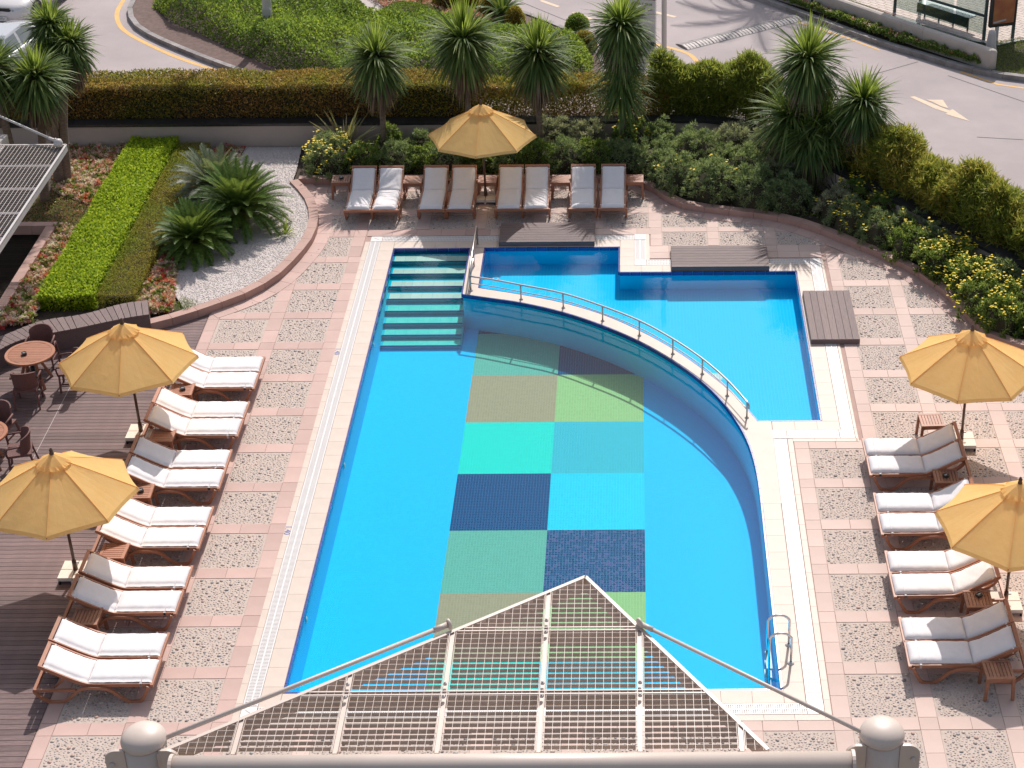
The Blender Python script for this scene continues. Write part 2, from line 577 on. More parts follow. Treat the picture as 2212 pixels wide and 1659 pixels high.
def inside(x, y, poly):
    c = False; j = len(poly) - 1
    for i in range(len(poly)):
        xi, yi = poly[i][0], poly[i][1]; xj, yj = poly[j][0], poly[j][1]
        if (yi > y) != (yj > y) and x < (xj - xi) * (y - yi) / (yj - yi) + xi:
            c = not c
        j = i
    return c

def camdist(x, y, z=0.0):
    return (Vector((x, y, z)) - Vector((0, 0, CAM_H))).length

def textmesh(txt, size, m, name='lettering', parent=None, loc=(0, 0, 0), rot=(0, 0, 0), ext=.0015):
    cu = bpy.data.curves.new(name, 'FONT')
    cu.body = txt; cu.size = size; cu.extrude = ext; cu.resolution_u = 2; cu.align_x = 'CENTER'; cu.align_y = 'CENTER'
    tmp = bpy.data.objects.new('tmp', cu)
    C.objects.link(tmp)
    me = bpy.data.meshes.new_from_object(tmp.evaluated_get(bpy.context.evaluated_depsgraph_get()))
    bpy.data.objects.remove(tmp); bpy.data.curves.remove(cu)
    me.name = name; me.materials.clear(); me.materials.append(MT[m])
    o = link(name, me, parent); o.location = loc; o.rotation_euler = rot
    return o
# ================================================================== SETTING
CURVE_LO = catmull([(-4.02, 36.72), (-3.50, 36.56), (-2.65, 36.30), (-1.67, 35.83), (-0.78, 35.22), (0.04, 34.49), (0.74, 33.68), (1.33, 32.82),
                    (1.74, 32.0), (2.04, 31.12), (2.21, 30.4), (2.30, 29.7), (2.34, 29.0), (2.35, 28.2)], 4)
CURVE_UP = catmull([(-3.69, 37.0), (-2.66, 36.65), (-1.69, 36.24), (-0.76, 35.65), (0.05, 34.91), (0.79, 34.07), (1.39, 33.2), (1.90, 32.36),
                    (2.21, 31.65), (2.42, 31.12)], 4)
LOW = [(-5.88, 22.84), (2.35, 22.84)] + CURVE_LO[::-1] + [(-4.02, 39.06), (-5.88, 39.06)]
UP = CURVE_UP + [(3.75, 31.12), (3.75, 37.76), (-0.41, 37.76), (-0.41, 39.08), (-3.69, 39.08)]
UP = UP[::-1] if sum(UP[i][0] * UP[(i + 1) % len(UP)][1] - UP[(i + 1) % len(UP)][0] * UP[i][1] for i in range(len(UP))) < 0 else UP
POOLS = [LOW, UP]
Z_LOW, Z_UP = -0.90, -0.46

CURB_L = catmull([(-8.75, 42.75), (-8.57, 42.45), (-8.2, 41.7), (-7.98, 41.0), (-7.86, 40.2), (-7.88, 39.3), (-8.04, 38.5), (-8.32, 37.55), (-8.62, 36.97), (-8.94, 36.54),
                  (-9.3, 36.2), (-9.65, 35.92), (-10.05, 35.58), (-10.44, 35.32), (-10.92, 35.05)], 3)
CURB_R = catmull([(-8.75, 42.8), (-6, 42.8), (-3, 42.78), (-.5, 42.7), (.25, 42.35), (.62, 41.75), (1.15, 41.15), (2.3, 40.75), (3.28, 40.48), (4.08, 40.0), (4.85, 39.3), (5.42, 38.7),
                  (5.95, 38.15), (6.47, 37.5), (7.0, 36.45), (7.3, 35.6), (7.5, 34.8), (7.9, 34.2), (8.7, 33.75), (10.5, 33.4), (13, 33.2)], 3)
WALL = [(-24, 45.0), (2.42, 45.0), (3.29, 43.97), (4.70, 42.15), (5.28, 41.3), (6.17, 40.1), (7.30, 38.5), (8.0, 37.4), (8.75, 36.35), (10.2, 34.9), (14, 32.5)]

# ground that everything stands in, out to the horizon
g = MB().poly([(-420, -300), (420, -300), (420, 700), (-420, 700)], -1.7).obj('ground', 'earth')
tag(g, 'bare earth ground sheet stretching to the horizon', 'ground', kind='structure')

ROAD_EDGE = [(-420, 45.36)] + [(p[0] + .3 * (1 if i > 1 else 0), p[1] + .36 - .1 * (1 if i > 1 else 0)) for i, p in enumerate(WALL[1:])] + [(60, 10), (420, -60)]
road = MB().poly(ROAD_EDGE + [(420, 700), (-420, 700)], .6).wallstrip(ROAD_EDGE, -1.7, .6).obj('road', 'asphalt')
tag(road, 'light grey driveway and street beyond the hedge', 'road', kind='structure')

# pool deck: one sheet with two openings for the water
DECK = [(-9.68, 14), (13.5, 14), (13.5, 33.6)] + CURB_R[::-1][1:-1] + [(-8.75, 42.9)] + [p for p in CURB_L if p[0] > -9.68][1:] + [(-9.68, 35.9)]
deck = MB().poly(DECK, 0.0, holes=POOLS).obj('pool_deck', 'joint')
tag(deck, 'pink granite and pebble paving around the pool', 'deck', kind='structure')

# ------------------------------------------------------------------ paving pattern
def rowsY():
    R = [(21.86 + 1.374 * k - 1.075, 21.86 + 1.374 * k) for k in range(-4, 13)]
    return R
ROWS = rowsY()
PANELS = []
for (a, b) in ROWS:
    PANELS.append((-7.97, -6.90, a, b, 'pink'))
    if b < 35.8: PANELS.append((-9.41, -8.29, a, b, 'pink'))
    elif b < 38.5: PANELS.append((-9.41, -8.29, a, b, 'pink'))
    if b < 22:
        for x0, x1 in ((-6.60, -5.50), (-5.22, -4.1), (-3.81, -2.70), (-2.36, -1.25), (-.92, .18), (.53, 1.63), (1.96, 3.10)):
            PANELS.append((x0, x1, a, b, 'pale'))
    if b < 30.3: PANELS.append((3.40, 4.48, a, b, 'pale'))
    if b < 38.5:
        for x0, x1 in ((4.79, 5.84), (6.13, 7.20), (7.50, 8.57), (8.87, 9.94)):
            PANELS.append((x0, x1, a, b, 'pale'))
for a, b in ((38.65, 39.72), (40.12, 40.95), (41.25, 42.3)):
    PANELS.append((-7.95, -6.93, a, b, 'pink'))
for a, b in ((40.12, 40.95), (41.25, 42.3)):
    for x0, x1 in ((-6.65, -5.44), (-5.12, -4.01), (-3.73, -2.57), (-2.26, -1.10), (-.82, .29), (.61, 1.73), (2.01, 3.11), (3.41, 4.5)):
        PANELS.append((x0, x1, a, b, 'pale'))
for x0, x1 in ((.61, 1.72), (2.0, 3.11), (3.39, 4.48)):
    PANELS.append((x0, x1, 39.12, 39.87, 'pale'))

def on_deck(x, y):
    if not inside(x, y, DECK): return False
    return not any(inside(x, y, q) for q in POOLS)
def blocked(x0, x1, y0, y1):
    """inside the cream coping and drain zone round the pool, or off the deck"""
    cx, cy = (x0 + x1) / 2, (y0 + y1) / 2
    if not inside(cx, cy, DECK): return True
    if -6.61 < cx < 3.1 and 22.1 < cy < 31: return True
    if -6.61 < cx < 4.4 and 30.4 < cy < 38.4: return True
    if -6.61 < cx < .24 and 38 < cy < 39.74: return True
    return False

PANELS = [p for p in PANELS if sum(inside(x, y, DECK) for x in (p[0], p[1]) for y in (p[2], p[3])) >= 2 and not blocked(*p[:4])]
slabs = []          # (x0,x1,y0,y1,tone)
xs_by_row = {}
for p in PANELS:
    xs_by_row.setdefault((round(p[2], 3), round(p[3], 3)), []).append(p)
row_keys = sorted(xs_by_row)
for key in row_keys:
    ps = sorted(xs_by_row[key])
    y0, y1 = key
    above = [k for k in row_keys if k[0] > y1 - .01]
    for i, p in enumerate(ps):
        ny = [k[0] for k in above if any(abs(q[0] - p[0]) < .3 for q in xs_by_row[k])]
        top = min(ny) if ny and min(ny) - y1 < .6 else y1 + .3
        xm = (p[0] + p[1]) / 2
        for a, b in ((p[0], xm), (xm, p[1])):
            slabs.append((a, b, y1, top, p[4]))
        nxt = ps[i + 1][0] if i + 1 < len(ps) and ps[i + 1][0] - p[1] < .6 else p[1] + .3
        if i + 1 >= len(ps) or ps[i + 1][0] - p[1] < .6 or True:
            ym = (y0 + y1) / 2
            slabs.append((p[1], nxt, y0, ym, p[4])); slabs.append((p[1], nxt, ym, y1, p[4])); slabs.append((p[1], nxt, y1, top, p[4]))
        if i == 0 or p[0] - ps[i - 1][1] > .6:
            ym = (y0 + y1) / 2
            px = p[0] - .28
            if p[0] > 3 and p[0] < 4: px = 3.11
            if p[0] < -9: px = -9.66
            slabs.append((px, p[0], y0, ym, p[4])); slabs.append((px, p[0], ym, y1, p[4])); slabs.append((px, p[0], y1, top, p[4]))
ext = []
for (a, b) in ROWS + [(38.65, 39.72)]:      # plain slab course between the pebbles and the left drain
    ym = (a + b) / 2
# cross courses beside the pool where no pebbles lie
for y in np.arange(30.85, 38.3, .62):
    pass
for x in np.arange(-6.6, .3, .6):
    ext.append((x, x + .6, 39.75, 40.1, 'pink' if x < -4 else 'pale'))
for y in np.arange(38.45, 39.1, .33):
    for x in np.arange(.25, 4.0, .52):
        ext.append((x, x + .52, y, y + .33, 'pale'))
slabs += ext
def clear_of_pool(s):
    cx, cy = (s[0] + s[1]) / 2, (s[2] + s[3]) / 2
    if not inside(cx, cy, DECK): return False
    if s[1] - s[0] < .05 or s[3] - s[2] < .05: return False
    return not blocked(s[0], s[1], s[2], s[3])
seen = set(); S2 = []
for s in slabs:
    k = (round(s[0] * 5), round(s[2] * 5), round(s[1] * 5), round(s[3] * 5))
    if k in seen or not clear_of_pool(s): continue
    seen.add(k); S2.append(s)
S2.sort(key=lambda s: camdist((s[0] + s[1]) / 2, (s[2] + s[3]) / 2) + (50 if s[3] < 20.9 else 0))
pv_mesh = {}
rest = {'pink': MB(), 'pale': MB()}
GAP = .004
for i, s in enumerate(S2):
    w, h = s[1] - s[0] - 2 * GAP, s[3] - s[2] - 2 * GAP
    z = .013 + .0015 * ((i * 37) % 5) / 5
    if i < 300:
        k = (round(w, 2), round(h, 2), s[4])
        if k not in pv_mesh:
            pv_mesh[k] = MB().box(-k[0] / 2, k[0] / 2, -k[1] / 2, k[1] / 2, -.01, 0, False).mesh('paving_slab', 'paver' if s[4] == 'pink' else 'paver2')
        link('paving_slab', pv_mesh[k], deck, ((s[0] + s[1]) / 2, (s[2] + s[3]) / 2, z))
    else:
        rest[s[4]].box(s[0] + GAP, s[1] - GAP, s[2] + GAP, s[3] - GAP, .001, z, False)
rest['pink'].obj('paving_slabs_beyond', 'paver', deck, kind='stuff')
rest['pale'].obj('pale_paving_slabs_beyond', 'paver2', deck, kind='stuff')

# pebble panels: mortar bed with river stones set in it
ico = []
for r, z in ((1.0, 0.0), (.82, .55), (.40, .9)):
    for k in range(7):
        a = 2 * PI * (k + .5 * (r < 1)) / 7
        ico.append((r * math.cos(a), r * math.sin(a), z))
ico = np.array(ico + [(0, 0, 1.0)])
icoF = []
for l in range(2):
    for k in range(7):
        icoF.append((l * 7 + k, l * 7 + (k + 1) % 7, l * 7 + 7 + (k + 1) % 7, l * 7 + 7 + k))
def pebble_points(w, h, seed):
    rg = np.random.default_rng(seed)
    pts = []
    cell = .05; grid = {}
    big = rg.integers(6, 12)
    tries = 3200
    for t in range(tries):
        r = rg.uniform(.034, .048) if t < big * 3 else rg.uniform(.015, .029)
        x = rg.uniform(-w / 2 + .03, w / 2 - .03); y = rg.uniform(-h / 2 + .03, h / 2 - .03)
        gx, gy = int(x // cell), int(y // cell); ok = True
        for i in range(gx - 2, gx + 3):
            for j in range(gy - 2, gy + 3):
                for q in grid.get((i, j), ()):
                    if (q[0] - x) ** 2 + (q[1] - y) ** 2 < ((q[2] + r) * .93) ** 2:
                        ok = False; break
                if not ok: break
            if not ok: break
        if ok:
            grid.setdefault((gx, gy), []).append((x, y, r)); pts.append((x, y, r, rg.uniform(0, PI), rg.uniform(.6, 1.0)))
    return pts
layouts = {}
cap_quads = []
peb_mesh = None
PANELS.sort(key=lambda p: camdist((p[0] + p[1]) / 2, (p[2] + p[3]) / 2) + (50 if p[3] < 20.9 else 0))
n_ind = 0
tri_cap = [(14, 14 + (k + 1) % 7, 21, 14 + k) for k in range(7)]
ICOQ = np.array(icoF + [(14 + k, 14 + (k + 1) % 7, 21, 21) for k in range(0)], int)
def pebbles_mesh(pts, name):
    V, F = [], []
    for x, y, r, a, e in pts:
        c, s_ = math.cos(a), math.sin(a); n = len(V)
        for q in ico:
            X, Y = q[0] * r, q[1] * r * e
            V.append((x + X * c - Y * s_, y + X * s_ + Y * c, q[2] * r * .54 - .004))
        F += [tuple(n + i for i in f) for f in icoF] + [(n + 14 + k, n + 14 + (k + 1) % 7, n + 21) for k in range(7)]
    me = bpy.data.meshes.new(name); me.from_pydata(V, [], F); me.materials.append(MT['pebble'])
    me.polygons.foreach_set('use_smooth', [True] * len(me.polygons)); me.update()
    return me
one_peb = [pebbles_mesh([(0, 0, 1.0, 0, e)], 'pebble') for e in (.62, .74, .86, .97)]
lay_mesh = {}
for i, p in enumerate(PANELS):
    w, h = p[1] - p[0], p[3] - p[2]
    cx, cy = (p[0] + p[1]) / 2, (p[2] + p[3]) / 2
    key = (round(w, 1), round(h, 1), i % 11)
    bed = MB().box(-w / 2, w / 2, -h / 2, h / 2, -.003, .005, False).obj('pebble_panel', 'mortar', deck)
    bed.location = (cx, cy, 0.001)
    if key not in layouts:
        layouts[key] = pebble_points(w - .02, h - .02, i + 11)
    pts = layouts[key]
    if 0 <= i < 2:      # the nearest panels: single stones
        take = sorted(pts, key=lambda q: -q[2])[:150]
        for q in take:
            o = link('pebble', one_peb[int((q[4] - .55) * 8) % 4], bed, (q[0], q[1], .005), q[3])
            o.scale = (q[2], q[2], q[2])
        rest_p = [q for q in pts if q not in take]
        if rest_p:
            link('small_pebbles', pebbles_mesh(rest_p, 'small_pebbles'), bed, (0, 0, .005), kind='stuff')
    else:
        if key not in lay_mesh:
            lay_mesh[key] = pebbles_mesh(pts, 'pebbles')
        link('pebbles', lay_mesh[key], bed, (0, 0, .005), kind='stuff')

# ------------------------------------------------------------------ kerbs of the planting beds
def kerb_run(name, path, width, z0, z1, m, label, cat, step, side=1):
    P = resample(path, step); Q = offset(P, width * side)
    root = thing(name, label, cat, kind='structure')
    for i in range(len(P) - 1):
        a, b, c, d = Vector(P[i]), Vector(P[i + 1]), Vector(Q[i + 1]), Vector(Q[i])
        e = (b - a).normalized() * .004
        a2, b2, c2, d2 = a + e, b - e, c - e, d + e
        poly = [a2, b2, c2, d2]
        if (b2 - a2).cross(c2 - a2) < 0: poly = poly[::-1]
        MB().poly(poly, z0, z1).obj('kerb_stone', m, root)
    return root
kerb_run('planter_kerb', CURB_L, .23, -.02, .19, 'curb', 'curved red granite kerb around the white gravel bed on the left', 'kerb', .62, side=-1)
kerb_run('planter_kerb', CURB_R, .22, -.02, .17, 'curb', 'curved red granite kerb in front of the shrubs behind and right of the pool', 'kerb', .62, side=1)
# flat border course along the kerbs
def border(path, d0, d1, tone):
    P = resample(path, .5); A = offset(P, d0); B = offset(P, d1); mb = MB()
    for i in range(len(P) - 1):
        q = [Vector(A[i]), Vector(A[i + 1]), Vector(B[i + 1]), Vector(B[i])]
        cx = sum((v for v in q), Vector((0, 0))) / 4
        if blocked(cx.x, cx.x, cx.y, cx.y): continue
        q = [cx + (v - cx) * .985 for v in q]
        if (q[1] - q[0]).cross(q[2] - q[0]) < 0: q = q[::-1]
        mb.poly(q, .004, .020)
    return mb
border(CURB_L, .0, .34, 'pink').obj('kerb_border_slabs', 'paver', deck, kind='stuff')
border(CURB_R[6:], -.33, .0, 'pale').obj('kerb_border_slabs_right', 'paver', deck, kind='stuff').name = 'kerb_border_slabs'

# ------------------------------------------------------------------ swimming pool
pool = thing('swimming_pool', 'blue tiled swimming pool with colour squares and curved dividing wall', 'pool', kind='structure')
MB().poly(LOW, Z_LOW).obj('pool_floor', 'pool', pool)
MB().wallstrip(LOW, Z_LOW, 0.0, True, flip=True).obj('pool_wall', 'poolwall', pool)
MB().poly(UP, Z_UP).obj('paddling_pool_floor', 'poolup', pool)
MB().wallstrip(UP, Z_UP, 0.0, True, flip=True).obj('paddling_pool_wall', 'poolwall', pool)
walk = [(-4.02, 39.06)] + CURVE_LO + [(2.71, 28.2), (2.71, 31.12), (2.42, 31.12)] + CURVE_UP[::-1] + [(-3.69, 39.06)]
MB().poly(walk, .001, .019).obj('curved_walkway', 'coping', pool)
# colour squares on the floor
SEA, NAVY, BEIGE, LGREEN, TURQ, LBLUE, CYAN = (.17, .46, .34), (.0, .060, .18), (.50, .34, .20), (.42, .56, .22), (.0, .72, .56), (.04, .50, .57), (.0, .64, .80)
def cp(n, c, grout=None, speck=None):
    MT['sq_' + n] = tilemat('mosaic ' + n, c, grout or tuple(min(1, v * 1.18 + .02) for v in c), var=.05 if not speck else .2, speck=speck)
cp('sea', SEA); cp('navy', NAVY, (.02, .19, .36)); cp('beige', BEIGE); cp('lgreen', LGREEN); cp('turq', TURQ); cp('lblue', LBLUE); cp('cyan', CYAN)
cp('navyspeck', NAVY, (.08, .26, .36), (.10, .09, .24))
YB = [36.45, 34.58, 32.61, 30.64, 28.66, 26.68, 24.70, 22.87]
XL, XM, XR = -3.69, -1.785, 0.115
cols = [('sea', 'navy'), ('beige', 'lgreen'), ('turq', 'lblue'), ('navy', 'cyan'), ('sea', 'navyspeck'), ('beige', 'lgreen'), ('turq', 'lblue')]
names = {'sea': 'sea green mosaic square', 'navy': 'dark blue mosaic square', 'beige': 'sandy beige mosaic square', 'lgreen': 'light green mosaic square', 'turq': 'bright turquoise mosaic square',
         'lblue': 'pale blue mosaic square', 'cyan': 'cyan mosaic square', 'navyspeck': 'speckled dark blue mosaic square'}
def clip_under(poly_pts):
    """cut a square by the curved wall"""
    out = []
    return out
LOWV = LOW
def clip_rect(x0, x1, y0, y1):
    """part of a rectangle that lies on the pool side of the curved wall"""
    top = [(x, min(y1, y)) for x, y in CURVE_LO if x0 < x < x1]
    def cy(x):
        for (a, b), (c, d) in zip(CURVE_LO, CURVE_LO[1:]):
            if a <= x <= c: return b + (d - b) * (x - a) / max(c - a, 1e-6)
        return 99
    L_ = min(y1, cy(x0)); R_ = min(y1, cy(x1))
    pts = [(x0, y0), (x1, y0)]
    if R_ > y0: pts.append((x1, R_))
    pts += [t for t in top[::-1] if t[1] > y0 + .001]
    if L_ > y0: pts.append((x0, L_))
    return pts
for r in range(7):
    for side in (0, 1):
        x0, x1 = (XL, XM) if side == 0 else (XM, XR)
        pts = clip_rect(x0, x1, YB[r + 1], YB[r])
        MB().poly(pts, Z_LOW + .004).obj('colour_square', 'sq_' + cols[r][side], pool, label=names[cols[r][side]])
MB().poly(clip_rect(XL, XM, 36.45, 36.9), Z_LOW + .004).obj('colour_square', 'sq_navy', pool, label='thin dark blue mosaic sliver under the wall')
# entry steps
MT['steptint'] = mat('water tinted step tile', (.10, .62, .50), (.16, .68, .55), 5, .8, spec=0)  # deeper treads: the water's turquoise tint is put into the tile colour
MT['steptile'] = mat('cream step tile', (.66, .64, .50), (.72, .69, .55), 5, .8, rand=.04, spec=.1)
nose = [38.62, 38.17, 37.72, 37.29, 36.88, 36.47, 36.10, 35.78]
prev = 39.06
for k, y in enumerate(nose):
    zt = -.11 - .1 * k
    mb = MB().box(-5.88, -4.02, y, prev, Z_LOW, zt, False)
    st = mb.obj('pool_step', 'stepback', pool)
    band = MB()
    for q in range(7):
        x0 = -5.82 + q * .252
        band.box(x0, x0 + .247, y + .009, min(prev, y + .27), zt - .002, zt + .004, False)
    band.obj('step_tile_band', 'steptile' if k < 4 else 'steptint', st, kind='stuff')
    MB().box(-5.86, -4.04, y - .008, y + .008, zt - .02, zt + .006, False).obj('step_nosing', 'edge', st)
    prev = y
# dark glazed tiles along the water's edge
def edge_run(path, inward, step=.25, zt=.021):
    P = resample(path, step) if len(path) > 2 or True else path
    out = []
    for i in range(len(P) - 1):
        a, b = Vector(P[i]), Vector(P[i + 1]); t = (b - a); ln = t.length; t.normalize()
        n = Vector((-t.y, t.x)) * inward
        out.append((a, b, t, n, ln))
    return out
def low_sides():
    yield [(-5.88, 22.84), (-5.88, 39.06)], -1
    yield [(-5.88, 22.84), (2.35, 22.84)], 1
    yield [(2.35, 22.84), (2.35, 28.2)], 1
    yield CURVE_LO, -1
    yield [(-4.02, 36.72), (-4.02, 39.06)], 1
    yield [(-5.88, 39.06), (-4.02, 39.06)], -1
    yield [(-3.69, 37.0), (-3.69, 39.08)], -1
    yield CURVE_UP, 1
    yield [(2.42, 31.12), (3.75, 31.12)], 1
    yield [(3.75, 31.12), (3.75, 37.76)], 1
    yield [(-.41, 37.76), (3.75, 37.76)], -1
    yield [(-.41, 37.76), (-.41, 39.08)], 1
    yield [(-3.69, 39.08), (-.41, 39.08)], -1
etile = {}
nt = 0
for path, inw in low_sides():
    for a, b, t, n, ln in edge_run(path, inw):
        k = round(ln - .008, 3)
        if k not in etile:
            etile[k] = MB().box(-k / 2, k / 2, 0, .035, -.09, .0, True).mesh('edge_tile', 'edge')
        m = (a + b) / 2
        ang = math.atan2(t.y, t.x)
        if n.dot(Vector((-t.y, t.x))) < 0: ang += PI
        nt += 1
        link('edge_tile', etile[k], pool, (m.x, m.y, .0195), ang)
MB().poly(LOW, -.055).obj('pool_water', 'water')
MB().poly(UP, -.052).obj('paddling_pool_water', 'water')
tag(bpy.data.objects['pool_water'], 'clear blue water of the main pool', 'water', kind='structure')
tag(bpy.data.objects['paddling_pool_water'], 'clear pale blue water of the shallow pool beyond the curved wall', 'water', kind='structure')

# cream coping tiles and white overflow grating
ct_mesh = {}
ncop = 0
coprest = MB()
def coping(x0, x1, y0, y1, along):
    global ncop
    L_ = (x1 - x0) if along == 'x' else (y1 - y0)
    n = max(1, round(L_ / .5))
    for i in range(n):
        a, b = i / n, (i + 1) / n
        bx = (x0 + L_ * a, x0 + L_ * b, y0, y1) if along == 'x' else (x0, x1, y0 + L_ * a, y0 + L_ * b)
        w, h = round(bx[1] - bx[0] - .005, 3), round(bx[3] - bx[2] - .005, 3)
        if (w, h) not in ct_mesh:
            ct_mesh[(w, h)] = MB().box(-w / 2, w / 2, -h / 2, h / 2, -.016, 0, False).mesh('coping_tile', 'coping')
        link('coping_tile', ct_mesh[(w, h)], pool, ((bx[0] + bx[1]) / 2, (bx[2] + bx[3]) / 2, .0185)); ncop += 1
def grating(x0, x1, y0, y1, along):
    root = MB().poly([(x0, y0), (x1, y0), (x1, y1), (x0, y1)], .003, .007).obj('overflow_drain', 'recess', pool)
    sl = MB()
    W_, L_ = ((y1 - y0), (x1 - x0)) if along == 'x' else ((x1 - x0), (y1 - y0))
    n = int(L_ / .036)
    rail = [(0, .02), (W_ / 2 - .012, W_ / 2 + .012), (W_ - .02, W_)]
    for a, b in rail:
        bx = (x0, x1, y0 + a, y0 + b) if along == 'x' else (x0 + a, x0 + b, y0, y1)
        sl.box(*bx, .006, .021, False)
    for i in range(n):
        s0 = (i + .15) * L_ / n; s1 = s0 + .023
        for a, b in ((.02, W_ / 2 - .012), (W_ / 2 + .012, W_ - .02)):
            bx = (x0 + s0, x0 + s1, y0 + a, y0 + b) if along == 'x' else (x0 + a, x0 + b, y0 + s0, y0 + s1)
            sl.box(*bx, .008, .020, False)
    sl.obj('grating_bars', 'white', root, kind='stuff')
def corner(x0, x1, y0, y1):
    r = MB().box(x0, x1, y0, y1, .002, .023, False).obj('drain_corner_plate', 'white', pool)
    cx, cy = (x0 + x1) / 2, (y0 + y1) / 2
    MB().beam((cx - .06, cy + .05, .0235), (cx + .06, cy - .05, .0235), .012, .003).obj('plate_mark', 'recess', r)
coping(-6.225, -5.883, 22.51, 39.44, 'y'); coping(-6.605, -6.485, 22.1, 39.44, 'y'); grating(-6.48, -6.23, 22.52, 39.44, 'y')
coping(-5.88, 2.35, 22.52, 22.837, 'x'); coping(-6.48, 2.99, 22.1, 22.24, 'x'); grating(-6.22, 2.70, 22.25, 22.51, 'x')
corner(-6.48, -6.23, 22.25, 22.51); corner(2.71, 2.98, 22.25, 22.51)
coping(2.353, 2.70, 22.52, 28.2, 'y'); coping(2.99, 3.10, 22.1, 30.46, 'y'); grating(2.715, 2.975, 22.52, 30.46, 'y')
corner(2.71, 2.98, 30.48, 30.78); corner(4.06, 4.35, 30.48, 30.78); grating(2.99, 4.05, 30.48, 30.78, 'x')
coping(2.72, 4.09, 30.79, 31.117, 'x'); coping(3.753, 4.09, 31.12, 37.76, 'y'); grating(4.10, 4.35, 30.79, 38.08, 'y')
coping(3.10, 4.4, 30.36, 30.47, 'x'); coping(4.36, 4.42, 30.36, 38.38, 'y')
coping(-.40, 4.09, 37.763, 38.09, 'x'); corner(4.10, 4.36, 38.09, 38.37); grating(.23, 4.09, 38.10, 38.37, 'x')
coping(-.405, -.065, 38.09, 39.44, 'y'); grating(-.06, .215, 38.38, 39.43, 'y'); corner(-.06, .22, 38.1, 38.37); corner(-.06, .22, 39.45, 39.73)
coping(-5.88, -.41, 39.083, 39.44, 'x'); grating(-6.2, -.07, 39.45, 39.71, 'x'); corner(-6.48, -6.21, 39.45, 39.71)
MB().poly([(.215, 38.38), (.30, 38.38), (.30, 39.75), (.215, 39.75)], .001, .0175).obj('coping_strip', 'coping', pool)
# fittings
for y in (25.13, 30.03, 34.86):
    MB().lathe([(.001, .02), (.05, .018), (.075, 0)], 14).obj('pool_lamp', 'white', pool, smooth=True)
    o = C.objects[-1]; o.location = (-5.875, y, -.27); o.rotation_euler = (0, PI / 2, 0)
for y in (26.4, 31.0):
    MB().lathe([(.001, .02), (.05, .018), (.075, 0)], 14).obj('pool_lamp', 'white', pool, smooth=True)
    o = C.objects[-1]; o.location = (2.345, y, -.25); o.rotation_euler = (0, -PI / 2, 0)
def ring(x, y, r):
    pr = [(r * .55, .012), (r * .6, .02), (r * .95, .02), (r, .0)]
    o = MB().lathe(pr, 20).obj('floor_inlet_ring', 'white', pool, smooth=True); o.location = (x, y, Z_UP)
    k = MB().lathe([(r * .5, .013), (r * .54, .021)], 16).obj('ring_centre', 'poolup', o); 
ring(-1.79, 39.5, .15); ring(-2.13, 39.5, .075); ring(-3.39, 38.35, .08)
gr = MB().box(-.14, .14, -.14, .14, 0, .006, False).obj('floor_drain_grate', 'recess', pool); gr.location = (1.69, 33.7, Z_UP)
sl = MB()
for k in range(9):
    sl.box(-.14 + k * .0325, -.14 + k * .0325 + .018, -.14, .14, .004, .014, False)
sl.obj('grate_bars', 'white', gr, kind='stuff')
for y in (27.44, 34.1):
    textmesh('1.40', .17, 'blueink', 'depth_marking', pool, (-6.545, y, .0195), (0, 0, -PI / 2))
# low curved handrail along the dividing wall
hr = thing('pool_handrail', 'curved low brushed steel handrail along the dividing wall of the pool', 'handrail')
posts = [(-2.66, 36.42), (-1.68, 36.0), (-.78, 35.38), (.04, 34.70), (.76, 33.88), (1.37, 33.02), (1.86, 32.12), (2.22, 31.26)]
railp = catmull([(-3.84, 36.86), (-3.3, 36.68)] + posts, 4)
MB().tube([(x, y, .40) for x, y in railp] + [(2.25, 31.18, .37), (2.255, 31.16, .30)], .021, 8).obj('top_rail', 'steel', hr, smooth=True)
MB().tube([(x, y, .22) for x, y in railp], .012, 6).obj('lower_rail', 'steel', hr, smooth=True)
for x, y in [(-3.84, 36.86)] + posts:
    p = MB().tube([(x, y, .0), (x, y, .40)], .018, 8).obj('post', 'steel', hr, smooth=True)
    MB().lathe([(.045, 0), (.045, .008), (.02, .03)], 10, (x, y, .019)).obj('base_flange', 'steel', p, smooth=True)
hr2 = thing('pool_handrail', 'straight brushed steel handrail beside the pool entry steps', 'handrail')
MB().tube([(-3.86, 36.95, .02), (-3.86, 36.95, .42), (-3.86, 37.05, .50), (-3.86, 39.15, .55), (-3.86, 39.25, .48), (-3.86, 39.25, .02)], .021, 8).obj('top_rail', 'steel', hr2, smooth=True)
MB().tube([(-3.86, 36.95, .26), (-3.86, 39.25, .28)], .013, 6).obj('lower_rail', 'steel', hr2, smooth=True)
MB().tube([(-3.86, 38.1, .02), (-3.86, 38.1, .52)], .018, 8).obj('post', 'steel', hr2, smooth=True)
# ladder
ld = thing('pool_ladder', 'polished steel pool ladder with two hooped rails near the right corner', 'ladder')
for y in (24.0, 23.52):
    pts = [(2.53, y, .02), (2.53, y, .52)] + [(2.345 + .185 * math.cos(a), y, .52 + .14 * math.sin(a)) for a in np.linspace(.3, PI - .3, 7)] + [(2.16, y, .52), (2.16, y, .1), (2.2, y, -.75)]
    r = MB().tube(pts, .022, 10).obj('rail', 'chrome', ld, smooth=True)
    MB().lathe([(.06, 0), (.06, .012), (.025, .035)], 12, (2.53, y, .018)).obj('base_cap', 'white', r, smooth=True)
for z in (-.12, -.32, -.52):
    MB().box(2.13, 2.23, 23.53, 23.99, z - .02, z + .02).obj('tread', 'white', ld)
